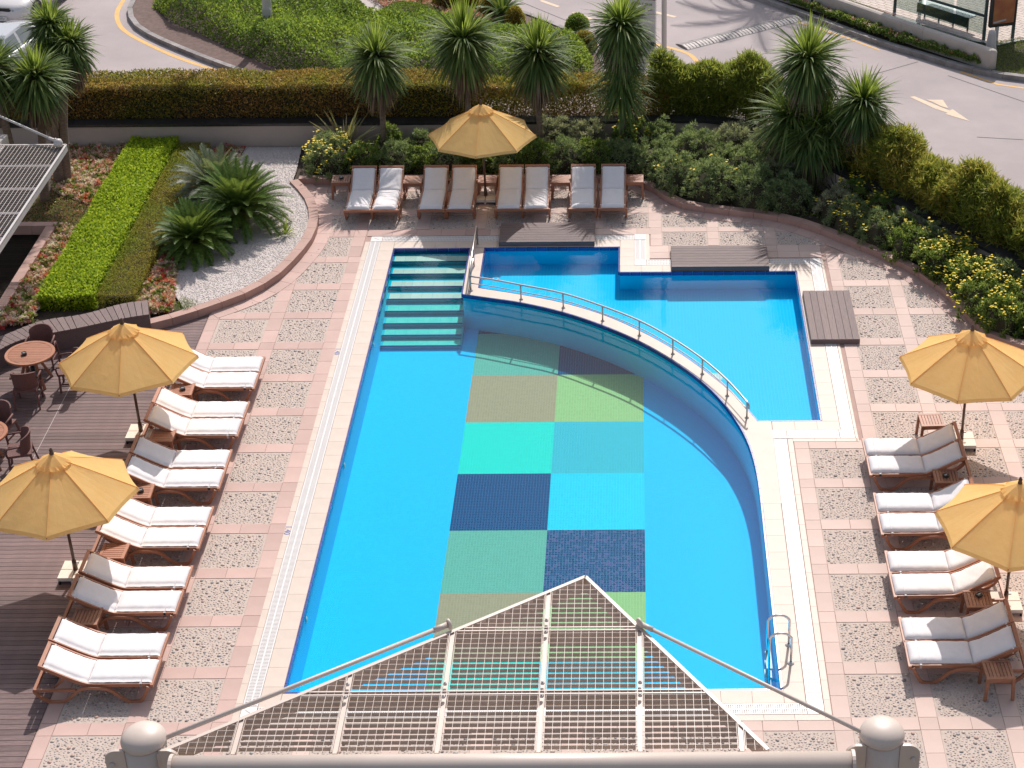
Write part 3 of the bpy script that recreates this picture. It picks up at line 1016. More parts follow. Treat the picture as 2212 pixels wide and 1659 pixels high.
# dark platforms by the pool
def platform(x0, x1, y0, y1, n, along, label):
    t = thing('sun_platform', label, 'platform', ((x0 + x1) / 2, (y0 + y1) / 2, 0), group='low dark timber platforms at the pool edge')
    w, h = (x1 - x0) / 2, (y1 - y0) / 2
    MB().box(-w + .03, w - .03, -h + .03, h - .03, .0, .105).obj('base_frame', 'platwood', t)
    for s, e in ((-1, 0), (1, 0)):
        MB().box(-w, w, s * h - .025 * (s > 0), s * h + .025 * (s < 0), .005, .112).obj('skirt_board', 'platwood', t)
    for k in range(n):
        a, b = k / n, (k + 1) / n
        if along == 'x':
            MB().box(-w, w, -h + 2 * h * a + .004, -h + 2 * h * b - .004, .114, .135).obj('plank', 'platwood', t)
        else:
            MB().box(-w + 2 * w * a + .004, -w + 2 * w * b - .004, -h, h, .114, .135).obj('plank', 'platwoody', t)
platform(-3.34, -1.02, 39.13, 40.19, 8, 'x', 'dark timber platform at the far pool edge, partly shaded by the umbrella')
platform(.81, 3.11, 37.77, 38.87, 8, 'x', 'dark timber platform at the notch edge of the shallow pool, palm shadow on one end')
platform(3.79, 4.86, 34.28, 36.54, 7, 'y', 'dark timber platform with lengthwise boards on the right side of the shallow pool')
# ================================================================== WOODEN DECK, BENCH
wd = MB().poly([(-24, 14), (-9.70, 14), (-9.70, 35.93), (-10.5, 35.5), (-24, 35.5)], -.06).obj('wooden_deck', 'granite')
tag(wd, 'dark stained timber deck with long boards left of the pool', 'deck', kind='structure')
PW = .125
pk = {}
y = 20.4
while y < 35.9:
    for x0, x1 in ((-16.6, -12.005), (-11.995, -9.69)):
        L_ = x1 - x0
        if (x0,) not in pk:
            pk[(x0,)] = MB().box(-L_ / 2, L_ / 2, -PW / 2 + .005, PW / 2 - .005, -.03, 0, False).mesh('deck_board', 'deckwood')
        link('deck_board', pk[(x0,)], wd, ((x0 + x1) / 2, y + PW / 2, .002 * random.random()))
    y += PW
MB().box(-12.004, -11.996, 20.4, 35.5, -.03, .0035).obj('board_joint_strip', 'greysteel', wd)

FAR = catmull([(-10.98, 35.72), (-11.47, 35.52), (-12.0, 35.27), (-12.5, 35.02), (-13.01, 34.78), (-13.48, 34.47), (-13.9, 34.05), (-14.3, 33.4), (-14.6, 32.5), (-14.8, 31.0)], 6)
NEAR = catmull([(-10.80, 35.05), (-11.2, 34.92), (-11.7, 34.70), (-12.2, 34.46), (-12.73, 34.24), (-13.26, 33.98), (-13.6, 33.6), (-13.8, 33.1), (-14.0, 32.4), (-14.15, 31.0)], 6)
bench = thing('curved_bench', 'long curved bench of dark timber slats in front of the clipped hedges', 'bench', (0, 0, 0))
FA, NE = resample(FAR, .155), resample(NEAR, .13)
n = min(len(FA), len(NE)) - 1
FA = [FA[round(i * (len(FA) - 1) / n)] for i in range(n + 1)]; NE = [NE[round(i * (len(NE) - 1) / n)] for i in range(n + 1)]
for i in range(n):
    q = [Vector(NE[i]), Vector(FA[i]), Vector(FA[i + 1]), Vector(NE[i + 1])]
    t = (q[3] - q[0]).normalized() * .006; t2 = (q[2] - q[1]).normalized() * .006
    wob = (q[1] - q[0]).normalized() * (.05 * math.sin(i * .55))
    q = [q[0] + t, q[1] + t2 + wob, q[2] - t2 + wob, q[3] - t]
    if (q[1] - q[0]).cross(q[2] - q[0]) < 0: q = q[::-1]
    MB().poly(q, .42, .455).obj('slat', 'platwoody', bench)
fr = offset(NE, .03) if Vector((offset(NE, .03)[3][0] - FA[3][0], offset(NE, .03)[3][1] - FA[3][1])).length < Vector((NE[3][0] - FA[3][0], NE[3][1] - FA[3][1])).length else offset(NE, -.03)
mb = MB()
A, B = fr, FA
mb.wallstrip(A, 0.0, .418); mb.wallstrip(B, 0.0, .418)
mb.quad((*A[0], 0), (*B[0], 0), (*B[0], .418), (*A[0], .418))
mb.obj('front_panel', 'platwood', bench)

# ================================================================== FURNITURE
def profile_strip(pts, half_w, th):
    """swept flat bar in the xz plane, mirrored width along y"""
    mb = MB()
    n = len(pts); up = []
    for i, p in enumerate(pts):
        a = Vector(pts[max(i - 1, 0)]); b = Vector(pts[min(i + 1, n - 1)])
        t = (b - a).normalized(); up.append(Vector((-t.y, t.x)))
    for s in (-half_w, half_w):
        for p, u in zip(pts, up):
            q = Vector(p)
            mb.v.append((q.x + u.x * th / 2, s, q.y + u.y * th / 2)); mb.v.append((q.x - u.x * th / 2, s, q.y - u.y * th / 2))
    for i in range(n - 1):
        a, b = 2 * i, 2 * i + 2; c = 2 * n
        mb.f += [(a, a + c, b + c, b), (a + 1, b + 1, b + 1 + c, a + 1 + c), (a, b, b + 1, a + 1), (a + c, a + 1 + c, b + 1 + c, b + c)]
    mb.f += [(0, 1, 1 + 2 * n, 2 * n), (2 * n - 2, 4 * n - 2, 4 * n - 1, 2 * n - 1)]
    return mb

def shift_y(mb, dy):
    mb.v = [(x, y + dy, z) for x, y, z in mb.v]; return mb

LEG = catmull([(0.06, .345), (0.10, .24), (0.20, .06), (.30, .024), (.42, .03), (.54, .12), (.66, .245), (.78, .30), (.95, .315), (1.10, .31), (1.22, .26), (1.36, .12), (1.48, .04), (1.58, .024), (1.70, .03), (1.82, .10), (1.90, .20), (1.93, .27)], 3)
RAIL = catmull([(0.0, .345), (.5, .345), (.95, .345), (1.10, .37), (1.30, .46), (1.55, .60), (1.78, .735)], 4)
def cushion(pts, w, th, nseg=10, seed=1):
    """padded slab that follows a profile in xz, soft rounded edges"""
    rg = np.random.default_rng(seed)
    P = resample(pts, .05); n = len(P)
    V = []; F = []
    ny = 13
    prof = []
    for j in range(ny):
        s = -1 + 2 * j / (ny - 1); prof.append((s * w / 2, 1 - abs(s) ** 8 * .75))
    ph = rg.uniform(0, 6, 4)
    for i in range(n):
        a = Vector(P[max(i - 1, 0)]); b = Vector(P[min(i + 1, n - 1)]); t = (b - a).normalized(); u = Vector((-t.y, t.x))
        if u.y < 0: u = -u
        e = min(i, n - 1 - i) / 1.2; ed = 1 - .7 * max(0, 1 - e) ** 2
        for side in (1, 0):
            for (yy, hh) in prof:
                k = th * hh * ed * side
                if side: k += .004 * math.sin(i * .8 + ph[0]) * math.sin(yy * 14 + ph[1]) + .003 * math.sin(i * 1.9 + yy * 25 + ph[2])
                V.append((P[i][0] + u.x * k, yy * (1 if side else .985), P[i][1] + u.y * k))
    m = 2 * ny
    for i in range(n - 1):
        for j in range(ny - 1):
            a = i * m + j
            F.append((a, a + 1, a + 1 + m, a + m)); b = i * m + ny + j; F.append((b, b + m, b + 1 + m, b + 1))
        for j0, j1 in ((0, ny), (ny - 1, 2 * ny - 1)):
            F.append((i * m + j0, i * m + m + j0, i * m + m + j1, i * m + j1))
    for i in (0, n - 1):
        for j in range(ny - 1):
            F.append((i * m + j, i * m + ny + j, i * m + ny + j + 1, i * m + j + 1))
    mb = MB(); mb.v, mb.f = V, F
    return mb
SEATP = [(.012, .374), (.5, .372), (1.045, .372)]
BACKP = catmull([(1.052, .374), (1.16, .395), (1.33, .475), (1.56, .61), (1.73, .715)], 6)

def make_lounger(label, variant=0):
    t = thing('sun_lounger', label, 'sun lounger', group='white cushioned teak sun loungers')
    for s in (-1, 1):
        shift_y(profile_strip(RAIL, .014, .062), s * .30).obj('side_rail', 'teak', t)
        shift_y(profile_strip(LEG, .022, .05), s * .335).obj('leg_frame', 'teak', t)
        MB().beam((1.25, s * .335, .27), (1.93, s * .335, .27), .035, .05).obj('lower_rail', 'teak', t)
    MB().box(-.02, .03, -.34, .34, .315, .375).obj('foot_rail', 'teak', t)
    MB().beam((1.775, -.315, .735), (1.775, .315, .735), .06, .05, up=(-.5, 0, .85)).obj('head_rail', 'teak', t)
    MB().box(1.90, 1.95, -.34, .34, .23, .29).obj('cross_rail', 'teak', t)
    sl = MB()
    for k in range(9):
        sl.box(.06 + k * .108, .06 + k * .108 + .085, -.286, .286, .335, .355)
    sl.obj('seat_slats', 'teak', t, kind='stuff')
    for s in (-1, 1):
        MB().beam((1.36, s * .2, .5), (1.62, s * .2, .24), .03, .04).obj('back_prop', 'teak', t)
    c = cushion(SEATP, .56, .075, seed=variant + 1).obj('seat_cushion', 'cushion', t, smooth=True)
    MB().tube([(.17, -.27, .444), (.17, -.14, .4505), (.17, .14, .4505), (.17, .27, .444)], .0035, 5).obj('seam', 'strap', c)
    cushion(BACKP, .56, .072, seed=variant + 9).obj('back_cushion', 'cushion', t, smooth=True)
    for s in (-1, 1):
        MB().box(.17, .205, s * .292 - .022, s * .292 + .022, .31, .385).obj('strap', 'strap', t)
        MB().beam((1.66, s * .292, .62), (1.685, s * .292, .71), .04, .04).obj('strap', 'strap', t)
    return t

protos = [make_lounger('', v) for v in range(3)]
used = [False] * 3
def place_lounger(x, y, rz, label, i):
    v = i % 3
    x += random.uniform(-.015, .015); rz += random.uniform(-.012, .012)
    if not used[v]:
        used[v] = True
        o = protos[v]; o.location = (x, y, 0); o.rotation_euler = (0, 0, rz); o['label'] = label
    else:
        o = dup(protos[v], (x, y, 0), rz, label)
    return o
LZ = [32.95, 32.3, 31.13, 30.48, 29.33, 28.65, 27.39, 26.74, 25.55, 24.85, 23.67, 23.0]
ordn = ['first', 'second', 'third', 'fourth', 'fifth', 'sixth']
for i, y in enumerate(LZ):
    p, fn = i // 2, 'far' if i % 2 == 0 else 'near'
    place_lounger(-7.95, y, PI, f'white lounger left of the pool, {fn} one of {ordn[p]} pair from the planter', i)
RZ = [29.57, 28.95, 27.68, 27.02, 25.85, 25.18, 23.95, 23.33]
for i, y in enumerate(RZ):
    p, fn = i // 2, 'far' if i % 2 == 0 else 'near'
    place_lounger(4.42, y, 0, f'white lounger right of the pool, {fn} one of {ordn[p]} pair from far end', i + 1)
TX = [-6.90, -6.25, -5.08, -4.37, -3.16, -2.51, -1.33, -.60]
for i, x in enumerate(TX):
    p, fn = i // 2, 'left' if i % 2 == 0 else 'right'
    place_lounger(x, 40.48, PI / 2, f'white lounger behind the pool, {fn} one of {ordn[p]} pair from the left', i + 2)

def make_table(label, rows='x', wood='teak'):
    t = thing('side_table', label, 'side table', group='low square teak side tables')
    h = .235
    for s in (-1, 1):
        if rows == 'x':
            MB().box(s * h - (.055 if s > 0 else 0), s * h + (.055 if s < 0 else 0), -h, h, .445, .475).obj('rim_board', wood, t)
        else:
            MB().box(-h, h, s * h - (.055 if s > 0 else 0), s * h + (.055 if s < 0 else 0), .445, .475).obj('rim_board', wood, t)
    n = 8
    for k in range(n):
        a = -h + k * 2 * h / n + .005; b = -h + (k + 1) * 2 * h / n - .005
        if rows == 'x': MB().box(-.178, .178, a, b, .447, .472).obj('slat', wood, t)
        else: MB().box(a, b, -.178, .178, .447, .472).obj('slat', wood, t)
    for s in (-1, 1):
        MB().box(-.21, .21, s * .205 - .011, s * .205 + .011, .375, .444).obj('apron', wood, t)
        MB().box(s * .205 - .011, s * .205 + .011, -.193, .193, .376, .443).obj('apron', wood, t)
        for q in (-1, 1):
            MB().beam((s * .208, q * .208, .444), (s * .228, q * .228, 0), .05, .05, up=(0, 1, 0)).obj('leg', wood, t)
    return t
tab_x = make_table('teak side table with crosswise slats between the second and third lounger pairs on the left', 'x', 'teak')
tab_y = make_table('teak side table with lengthwise slats between the fourth and fifth lounger pairs on the left', 'y', 'teakdark')
tab_x.location = (-9.39, 30.05, 0); tab_x['label'] = 'teak side table beside an umbrella base between second and third left lounger pairs'
TABLES = [(-9.38, 31.80, 'x', 'teak side table with an ashtray between the first two left lounger pairs'),
          (-9.38, 28.10, 'x', 'teak side table with a dark ashtray at the left umbrella edge, third gap'),
          (-9.41, 26.22, 'x', 'bright teak side table between the fourth and fifth left lounger pairs'),
          (5.84, 30.42, 'y', 'teak side table behind the first right lounger pair, beside the umbrella pole'),
          (5.83, 28.42, 'y', 'teak side table with an ashtray between the first and second lounger pairs on the right'),
          (5.82, 24.64, 'y', 'teak side table with an ashtray between the third and fourth lounger pairs on the right'),
          (5.84, 22.78, 'y', 'teak side table at the near end of the right lounger row, half in umbrella shade'),
          (-7.52, 42.12, 'y', 'teak side table at the left end of the back lounger row by the kerb'),
          (-5.68, 42.05, 'x', 'teak side table between the first and second pairs of the back lounger row'),
          (-3.79, 42.05, 'x', 'teak side table behind the umbrella pole in the middle of the back lounger row'),
          (-1.91, 42.03, 'x', 'teak side table between the third and fourth pairs of the back lounger row'),
          (-.06, 42.03, 'x', 'teak side table at the right end of the back lounger row beside the shrubs')]
tab_y.location = (-9.42, 24.34, 0); tab_y['label'] = 'weathered teak side table between the fifth and sixth left lounger pairs'
for x, y, k, lab in TABLES:
    dup(tab_x if k == 'x' else tab_y, (x, y, 0), random.uniform(-.04, .04), lab)

def ashtray(x, y, z, lab):
    t = thing('ashtray', lab, 'ashtray', (x, y, z), .5, group='small square ashtrays on the tables')
    MB().box(-.045, .045, -.045, .045, 0, .02).obj('dish', 'darkplastic', t)
    rim = MB()
    for s in (-1, 1):
        rim.box(-.045, .045, s * .045 - .006, s * .045 + .006, .021, .048); rim.box(s * .045 - .006, s * .045 + .006, -.038, .038, .021, .047)
    rim.obj('rim', 'darkplastic', t)
    MB().box(-.03, .03, -.006, .006, .021, .05).obj('divider', 'white', t)
    return t
for x, y, z, lab in ((-12.86, 32.80, .745, 'small ashtray on the round teak table by the curved bench'),
                     (-9.36, 31.78, .475, 'small ashtray on the side table between the first two left lounger pairs'),
                     (-9.36, 28.08, .475, 'small ashtray on the side table at the edge of the near left umbrella'),
                     (5.82, 28.40, .475, 'small ashtray on the side table between the first two right lounger pairs'),
                     (5.84, 24.72, .475, 'small ashtray on the side table between the last two right lounger pairs'),
                     (-7.52, 42.14, .475, 'small ashtray on the side table at the left end of the back row')):
    ashtray(x, y, z, lab)

# umbrellas
def make_umbrella(label, rot, seed):
    t = thing('parasol', label, 'parasol', group='yellow octagonal market parasols')
    rg = np.random.default_rng(seed)
    R_, ZR, ZT = 1.37, 1.80, 2.56
    mb = MB()
    rings = [0.16, .3, .45, .6, .75, .88, .97, 1.0]
    nk = 8 * 6
    for f in rings:
        for k in range(nk):
            a = 2 * PI * k / nk + rot
            s = (k % 6) / 6.0
            edge = math.cos(PI / 8) / math.cos((s - .5) * PI / 4)
            scal = 4 * s * (1 - s)
            r = R_ * f * (edge * (1 - .03 * scal * f) if True else 1)
            z = ZT - (ZT - ZR) * (f ** 1.06) - .016 * scal * math.sin(PI * min(f, 1)) - (.012 * scal * f ** 2)
            z += .0025 * math.sin(9 * f + k * 1.7 + seed)
            if f == 1.0:
                z -= .035; r *= .998
            mb.v.append((r * math.cos(a), r * math.sin(a), z))
    for i in range(len(rings) - 1):
        for k in range(nk):
            a0 = i * nk + k; a1 = i * nk + (k + 1) % nk
            mb.f.append((a0, a1, a1 + nk, a0 + nk))
    can = mb.obj('canopy', 'canvas', t, smooth=False)
    # vent cap
    cp_ = MB(); rr = [.03, .14, .24, .315]
    for q, f in enumerate(rr):
        for k in range(nk):
            a = 2 * PI * k / nk + rot; s = (k % 6) / 6.0
            edge = math.cos(PI / 8) / math.cos((s - .5) * PI / 4); scal = 4 * s * (1 - s)
            z = ZT + .075 - .18 * (f / .315) ** 1.1 - .012 * scal * (f / .315) ** 2 + (.012 * math.sin(2.2 * k + seed) if q == 3 else 0)
            cp_.v.append((f * edge * math.cos(a), f * edge * math.sin(a), z))
    for i in range(len(rr) - 1):
        for k in range(nk):
            a0 = i * nk + k; a1 = i * nk + (k + 1) % nk
            cp_.f.append((a0, a1, a1 + nk, a0 + nk))
    cp_.obj('vent_cap', 'canvas', t)
    pole = MB().tube([(0, 0, .06), (0, 0, 1.2), (0, 0, 2.6)], .027, 10).obj('pole', 'pole', t, smooth=True)
    MB().lathe([(.036, 1.22), (.036, 1.32)], 10).obj('joint_collar', 'steel', pole, smooth=True)
    MB().lathe([(.03, 2.6), (.042, 2.635), (.03, 2.67), (.036, 2.70), (.012, 2.745), (.001, 2.75)], 12).obj('finial', 'pole', t, smooth=True)
    for k in range(8):
        a = 2 * PI * k / 8 + rot
        c, s = math.cos(a), math.sin(a)
        r = MB().beam((.03 * c, .03 * s, ZT - .035), (R_ * .985 * c, R_ * .985 * s, ZR - .012), .016, .02).obj('rib', 'teak', t)
        MB().beam((.035 * c, .035 * s, 1.95), (R_ * .5 * c, R_ * .5 * s, ZT - .39), .014, .016).obj('strut', 'teak', r)
    sm = []
    seam = MB()
    for k in range(8):
        a = 2 * PI * k / 8 + rot
        c, s = math.cos(a), math.sin(a)
        pts = [(R_ * f * c, R_ * f * s, ZT - (ZT - ZR) * f ** 1.06 + .003) for f in (.2, .4, .6, .8, .985)]
        seam.tube(pts, .006, 5)
    seam.obj('seams', 'canvas', can, kind='stuff')
    # slab base: four cream slabs in a steel cross
    for i in (-1, 1):
        for j in (-1, 1):
            MB().box(i * .135 - .125, i * .135 + .125, j * .135 - .125, j * .135 + .125, .09, .15).obj('base_slab', 'slab', t)
    MB().beam((-.28, 0, .055), (.28, 0, .055), .05, .06).beam((0, -.28, .055), (0, .28, .055), .045, .05).box(-.26, .26, -.26, .26, .076, .088).obj('base_frame', 'greysteel', t)
    for i in (-1, 1):
        for j in (-1, 1):
            MB().lathe([(.022, 0), (.026, .03), (.018, .074)], 10, (i * .24, j * .24, 0)).obj('castor', 'black', t, smooth=True)
    tube = MB().lathe([(.045, .151), (.04, .34), (.034, .36)], 12).obj('pole_socket', 'pole', t, smooth=True)
    MB().beam((.03, 0, .3), (.09, 0, .3), .015, .03).obj('clamp_knob', 'white', tube)
    return t
UMB = [(-10.02, 30.72, 6, 'yellow parasol on the timber deck next to the round teak table'),
       (-10.12, 26.1, 6, 'yellow parasol at the left edge, nearer the camera on the timber deck'),
       (6.43, 30.22, 27, 'yellow parasol on the right paving by the flowering shrubs'),
       (-3.83, 41.75, 42, 'yellow parasol standing in the middle of the back lounger row'),
       (6.38, 25.0, 30, 'yellow parasol cut by the right edge, over the near right loungers')]
for i, (x, y, r, lab) in enumerate(UMB):
    o = make_umbrella(lab, math.radians(r), i * 3 + 1)
    o.location = (x, y, 0)

# round table and wicker chairs
def make_round_table(label):
    t = thing('round_table', label, 'table', group='round teak dining tables')
    R_ = .515
    rim = MB(); nk = 40
    for r, z in ((R_ - .07, .742), (R_ - .008, .745), (R_, .735), (R_, .705), (R_ - .07, .70)):
        for k in range(nk):
            rim.v.append((r * math.cos(2 * PI * k / nk), r * math.sin(2 * PI * k / nk), z))
    for i in range(4):
        for k in range(nk):
            a0 = i * nk + k; a1 = i * nk + (k + 1) % nk; rim.f.append((a0, a0 + nk, a1 + nk, a1))
    rim.obj('rim', 'teak', t)
    n = 12; ri = R_ - .075
    for k in range(n):
        a = -ri + 2 * ri * k / n + .004; b = -ri + 2 * ri * (k + 1) / n - .004
        xa, xb = math.sqrt(max(ri * ri - a * a, 0)), math.sqrt(max(ri * ri - b * b, 0))
        MB().poly([(-xa, a), (xa, a), (xb, b), (-xb, b)], .715, .74).obj('slat', 'teak', t)
    for k in range(4):
        a = PI / 4 + k * PI / 2
        MB().beam((.10 * math.cos(a), .10 * math.sin(a), .70), (.38 * math.cos(a), .38 * math.sin(a), 0), .05, .05).obj('leg', 'teakdark', t)
        MB().beam((.06 * math.cos(a), .06 * math.sin(a), .68), (.42 * math.cos(a), .42 * math.sin(a), .68), .035, .05).obj('top_bearer', 'teakdark', t)
    MB().lathe([(.13, .09), (.13, .12), (.05, .14), (.04, .70)], 14).obj('pedestal', 'darkplastic', t, smooth=True)
    return t
rt = make_round_table('round slatted teak table by the curved bench, all of it in view')
rt.location = (-12.77, 32.88, 0)
dup(rt, (-12.84, 29.74, 0), .2, 'round slatted teak table cut off by the left edge of the photo')

def make_chair(label):
    t = thing('wicker_chair', label, 'chair', group='brown wicker dining chairs')
    # seat faces +y
    MB().box(-.24, .24, -.22, .24, .40, .45).obj('seat', 'wicker', t)
    V = MB(); n = 14
    for i in range(n + 1):
        a = math.radians(205 + 130 * i / n)
        x, y = .275 * math.cos(a) * 1.0, .10 + .30 * math.sin(a)
        top = .86 - .06 * abs(2 * i / n - 1) ** 2.2
        for z, o in ((.45, 0), (.62, .025), (.76, .05), (top, .075)):
            V.v.append((x * (1 + o * .6), y - o * .9, z))
        for z, o in ((top, .075), (.76, .05), (.62, .025), (.45, 0)):
            V.v.append((x * (1 + o * .6) * .93, (y - o * .9) * .93 + .012, z))
    for i in range(n):
        for k in range(7):
            a = i * 8 + k; V.f.append((a, a + 1, a + 9, a + 8))
    V.f.append(tuple(range(8))); V.f.append(tuple(n * 8 + k for k in range(7, -1, -1)))
    V.obj('backrest', 'wicker', t, smooth=False)
    for s in (-1, 1):
        MB().tube([(s * .27, -.08, .66), (s * .285, .08, .655), (s * .285, .22, .64), (s * .275, .25, .60), (s * .25, .23, .43)], .02, 8).obj('armrest', 'wicker', t, smooth=True)
        MB().beam((s * .225, .215, .40), (s * .235, .235, 0), .035, .035).obj('leg', 'wicker', t)
        MB().beam((s * .225, -.195, .40), (s * .25, -.27, 0), .035, .035).obj('leg', 'wicker', t)
        MB().beam((s * .23, -.21, .20), (s * .232, .22, .20), .025, .025).obj('stretcher', 'wicker', t)
    return t
ch = make_chair('brown wicker chair in front of the round table with its back to the camera')
ch.location = (-12.66, 32.05, 0); ch.rotation_euler = (0, 0, .12)
dup(ch, (-12.78, 33.68, 0), PI, 'brown wicker chair behind the round table against the curved bench')
dup(ch, (-11.92, 32.72, 0), PI / 2 + .15, 'brown wicker chair on the right of the round table, beside the parasol')
dup(ch, (-12.08, 29.62, 0), PI / 2 + .25, 'brown wicker chair pushed to the round table cut by the left edge')
dup(ch, (-12.75, 30.55, 0), PI - .2, 'brown wicker chair behind the cut-off round table at the left edge')
# ================================================================== WALL, BEDS
def thick_run(path, w, z0, z1, mb, side=1):
    Q = offset(path, w * side)
    for i in range(len(path) - 1):
        poly = [path[i], path[i + 1], Q[i + 1], Q[i]]
        a, b, c = Vector(poly[0]), Vector(poly[1]), Vector(poly[2])
        if (b - a).cross(c - a) < 0: poly = poly[::-1]
        mb.poly(poly, z0, z1)
    return mb
w = thing('retaining_wall', 'beige rendered retaining wall with black granite coping under the hedge', 'wall')
thick_run(WALL, .30, -.2, .725, MB(), 1).obj('wall_face', 'wall', w)
P = resample(offset(WALL, -.03), .9)
Q = offset(P, .40)
for i in range(len(P) - 1):
    a, b, c, d = Vector(P[i]), Vector(P[i + 1]), Vector(Q[i + 1]), Vector(Q[i])
    e = (b - a).normalized() * .003
    poly = [a + e, b - e, c - e, d + e]
    if (poly[1] - poly[0]).cross(poly[2] - poly[0]) < 0: poly = poly[::-1]
    MB().poly(poly, .727, .80).obj('coping_stone', 'granite', w)

bed = MB().poly([p for p in offset(CURB_L, -.2)[:-1]] + [(-11.0, 35.6), (-14.3, 35.3), (-24, 35.4), (-24, 45.0), (-8.9, 45.0)], .06).obj('planting_bed', 'soil')
tag(bed, 'dark soil of the planting bed on the left', 'soil', kind='structure')
ci = [p for p in offset(CURB_R, .2)]
bed2 = MB().poly([(-8.9, 45.0)] + [(-8.9, 42.95)] + ci[1:] + [(14, 32.6)] + WALL[::-1][1:-1], .055).obj('planting_bed', 'soil')
tag(bed2, 'dark soil of the long planting bed behind and right of the pool', 'soil', kind='structure')
# planting strip between coping and road, under the hedge
gi = [p for p in offset(CURB_L, -.22)]
GRAVEL = [(-9.0, 44.95), (-8.9, 43.3)] + gi[1:-3] + [(-10.25, 35.9), (-10.62, 36.6), (-10.85, 38.0), (-10.6, 40.2), (-10.6, 42.5), (-10.5, 44.95)]
gv = MB().poly(GRAVEL, .13).obj('white_gravel', 'gravel')
tag(gv, 'white marble gravel around the cycads on the left', 'gravel', kind='structure')
def scatter(poly, n):
    xs = [p[0] for p in poly]; ys = [p[1] for p in poly]; out = []
    while len(out) < n:
        x = RNG.uniform(min(xs), max(xs)); y = RNG.uniform(min(ys), max(ys))
        if inside(x, y, poly): out.append((x, y))
    return np.array(out)
def stones(poly, z, n, s0, s1, m, name, parent):
    P = scatter(poly, n)
    r = RNG.uniform(s0, s1, n)
    base = np.array([(-1, -.7, 0), (1, -.8, 0), (.9, .8, 0), (-.8, .9, 0), (-.5, -.4, .8), (.5, -.5, .9), (.55, .4, .75), (-.4, .5, .85)])
    q = np.array([(4, 5, 6, 7), (0, 1, 5, 4), (1, 2, 6, 5), (2, 3, 7, 6), (3, 0, 4, 7)])
    a = RNG.uniform(0, 2 * PI, n); c, s = np.cos(a), np.sin(a)
    V = np.empty((n, 8, 3))
    V[:, :, 0] = P[:, 0, None] + r[:, None] * (base[None, :, 0] * c[:, None] - base[None, :, 1] * s[:, None])
    V[:, :, 1] = P[:, 1, None] + r[:, None] * (base[None, :, 0] * s[:, None] + base[None, :, 1] * c[:, None])
    V[:, :, 2] = z + r[:, None] * base[None, :, 2]
    Q = (np.arange(n)[:, None, None] * 8 + q[None]).reshape(-1, 4)
    return link(name, quadmesh(name, V.reshape(-1, 3), Q, m), parent, kind='stuff')
stones(GRAVEL, .125, 14000, .010, .022, 'gravel', 'gravel_stones', gv)

# ================================================================== PLANTS
G = MT
G['hedgeleaf'] = leafmat('hedge leaf', [(0, (0.070, 0.079, 0.012)), (.3, (0.170, 0.158, 0.021)), (.55, (0.260, 0.219, 0.030)), (.8, (0.400, 0.280, 0.045)), (1, (0.600, 0.385, 0.075))],
                         patch=[(0, (0.120, 0.061, 0.018)), (.3, (0.240, 0.123, 0.033)), (.6, (0.400, 0.201, 0.053)), (.85, (0.560, 0.298, 0.090)), (1, (0.720, 0.420, 0.120))], pscale=.8)
G['hedgegreen'] = leafmat('bamboo hedge leaf', [(0, (0.051, 0.085, 0.011)), (.35, (0.119, 0.170, 0.020)), (.7, (0.255, 0.272, 0.035)), (1, (0.459, 0.408, 0.070))], trans=0.50)
G['hedgegold'] = leafmat('golden hedge leaf', [(0, (0.085, 0.102, 0.014)), (.35, (0.221, 0.221, 0.028)), (.7, (0.442, 0.340, 0.056)), (1, (0.680, 0.476, 0.112))],
                         patch=[(0, (0.051, 0.085, 0.011)), (.5, (0.187, 0.221, 0.025)), (1, (0.391, 0.374, 0.056))], pscale=.9, trans=0.50)
G['limeleaf'] = leafmat('lime box leaf', [(0, (0.123, 0.224, 0.006)), (.4, (0.280, 0.416, 0.010)), (.8, (0.473, 0.592, 0.016)), (1, (0.630, 0.672, 0.040))], trans=0.45)
G['oliveleaf'] = leafmat('clipped olive green leaf', [(0, (0.088, 0.111, 0.010)), (.5, (0.175, 0.196, 0.018)), (1, (0.280, 0.272, 0.033))],
                         patch=[(0, (0.158, 0.093, 0.016)), (.5, (0.263, 0.170, 0.026)), (1, (0.367, 0.255, 0.046))], pscale=.7, trans=0.50)
G['ivy'] = leafmat('dark ground cover leaf', [(0, (0.032, 0.079, 0.011)), (.4, (0.081, 0.175, 0.020)), (.8, (0.162, 0.298, 0.031)), (1, (0.270, 0.385, 0.049))],
                   patch=[(0, (0.054, 0.123, 0.011)), (.5, (0.180, 0.298, 0.025)), (1, (0.342, 0.438, 0.042))], pscale=.5, trans=0.45)
G['greyleaf'] = leafmat('grey green shrub leaf', [(0, (0.096, 0.149, 0.072)), (.4, (0.175, 0.254, 0.120)), (.8, (0.289, 0.359, 0.184)), (1, (0.420, 0.455, 0.272))], trans=0.42)
G['silverleaf'] = leafmat('silvery shrub leaf', [(0, (0.175, 0.193, 0.128)), (.4, (0.298, 0.306, 0.208)), (.8, (0.455, 0.438, 0.304)), (1, (0.595, 0.542, 0.400))], trans=0.40)
G['shrubgreen'] = leafmat('deep green shrub leaf', [(0, (0.052, 0.096, 0.024)), (.4, (0.105, 0.184, 0.040)), (.8, (0.184, 0.280, 0.064)), (1, (0.280, 0.367, 0.096))], trans=0.45)
G['dryleaf'] = leafmat('dry brown leaf', [(0, (.07, .025, .012)), (.5, (.15, .06, .03)), (1, (.24, .12, .06))], trans=.2)
G['cordy'] = leafmat('cordyline leaf', [(0, (0.045, 0.083, 0.029)), (.4, (0.090, 0.150, 0.046)), (.8, (0.165, 0.232, 0.065)), (1, (0.300, 0.345, 0.130))], trans=.35, rough=.55, spec=.25)
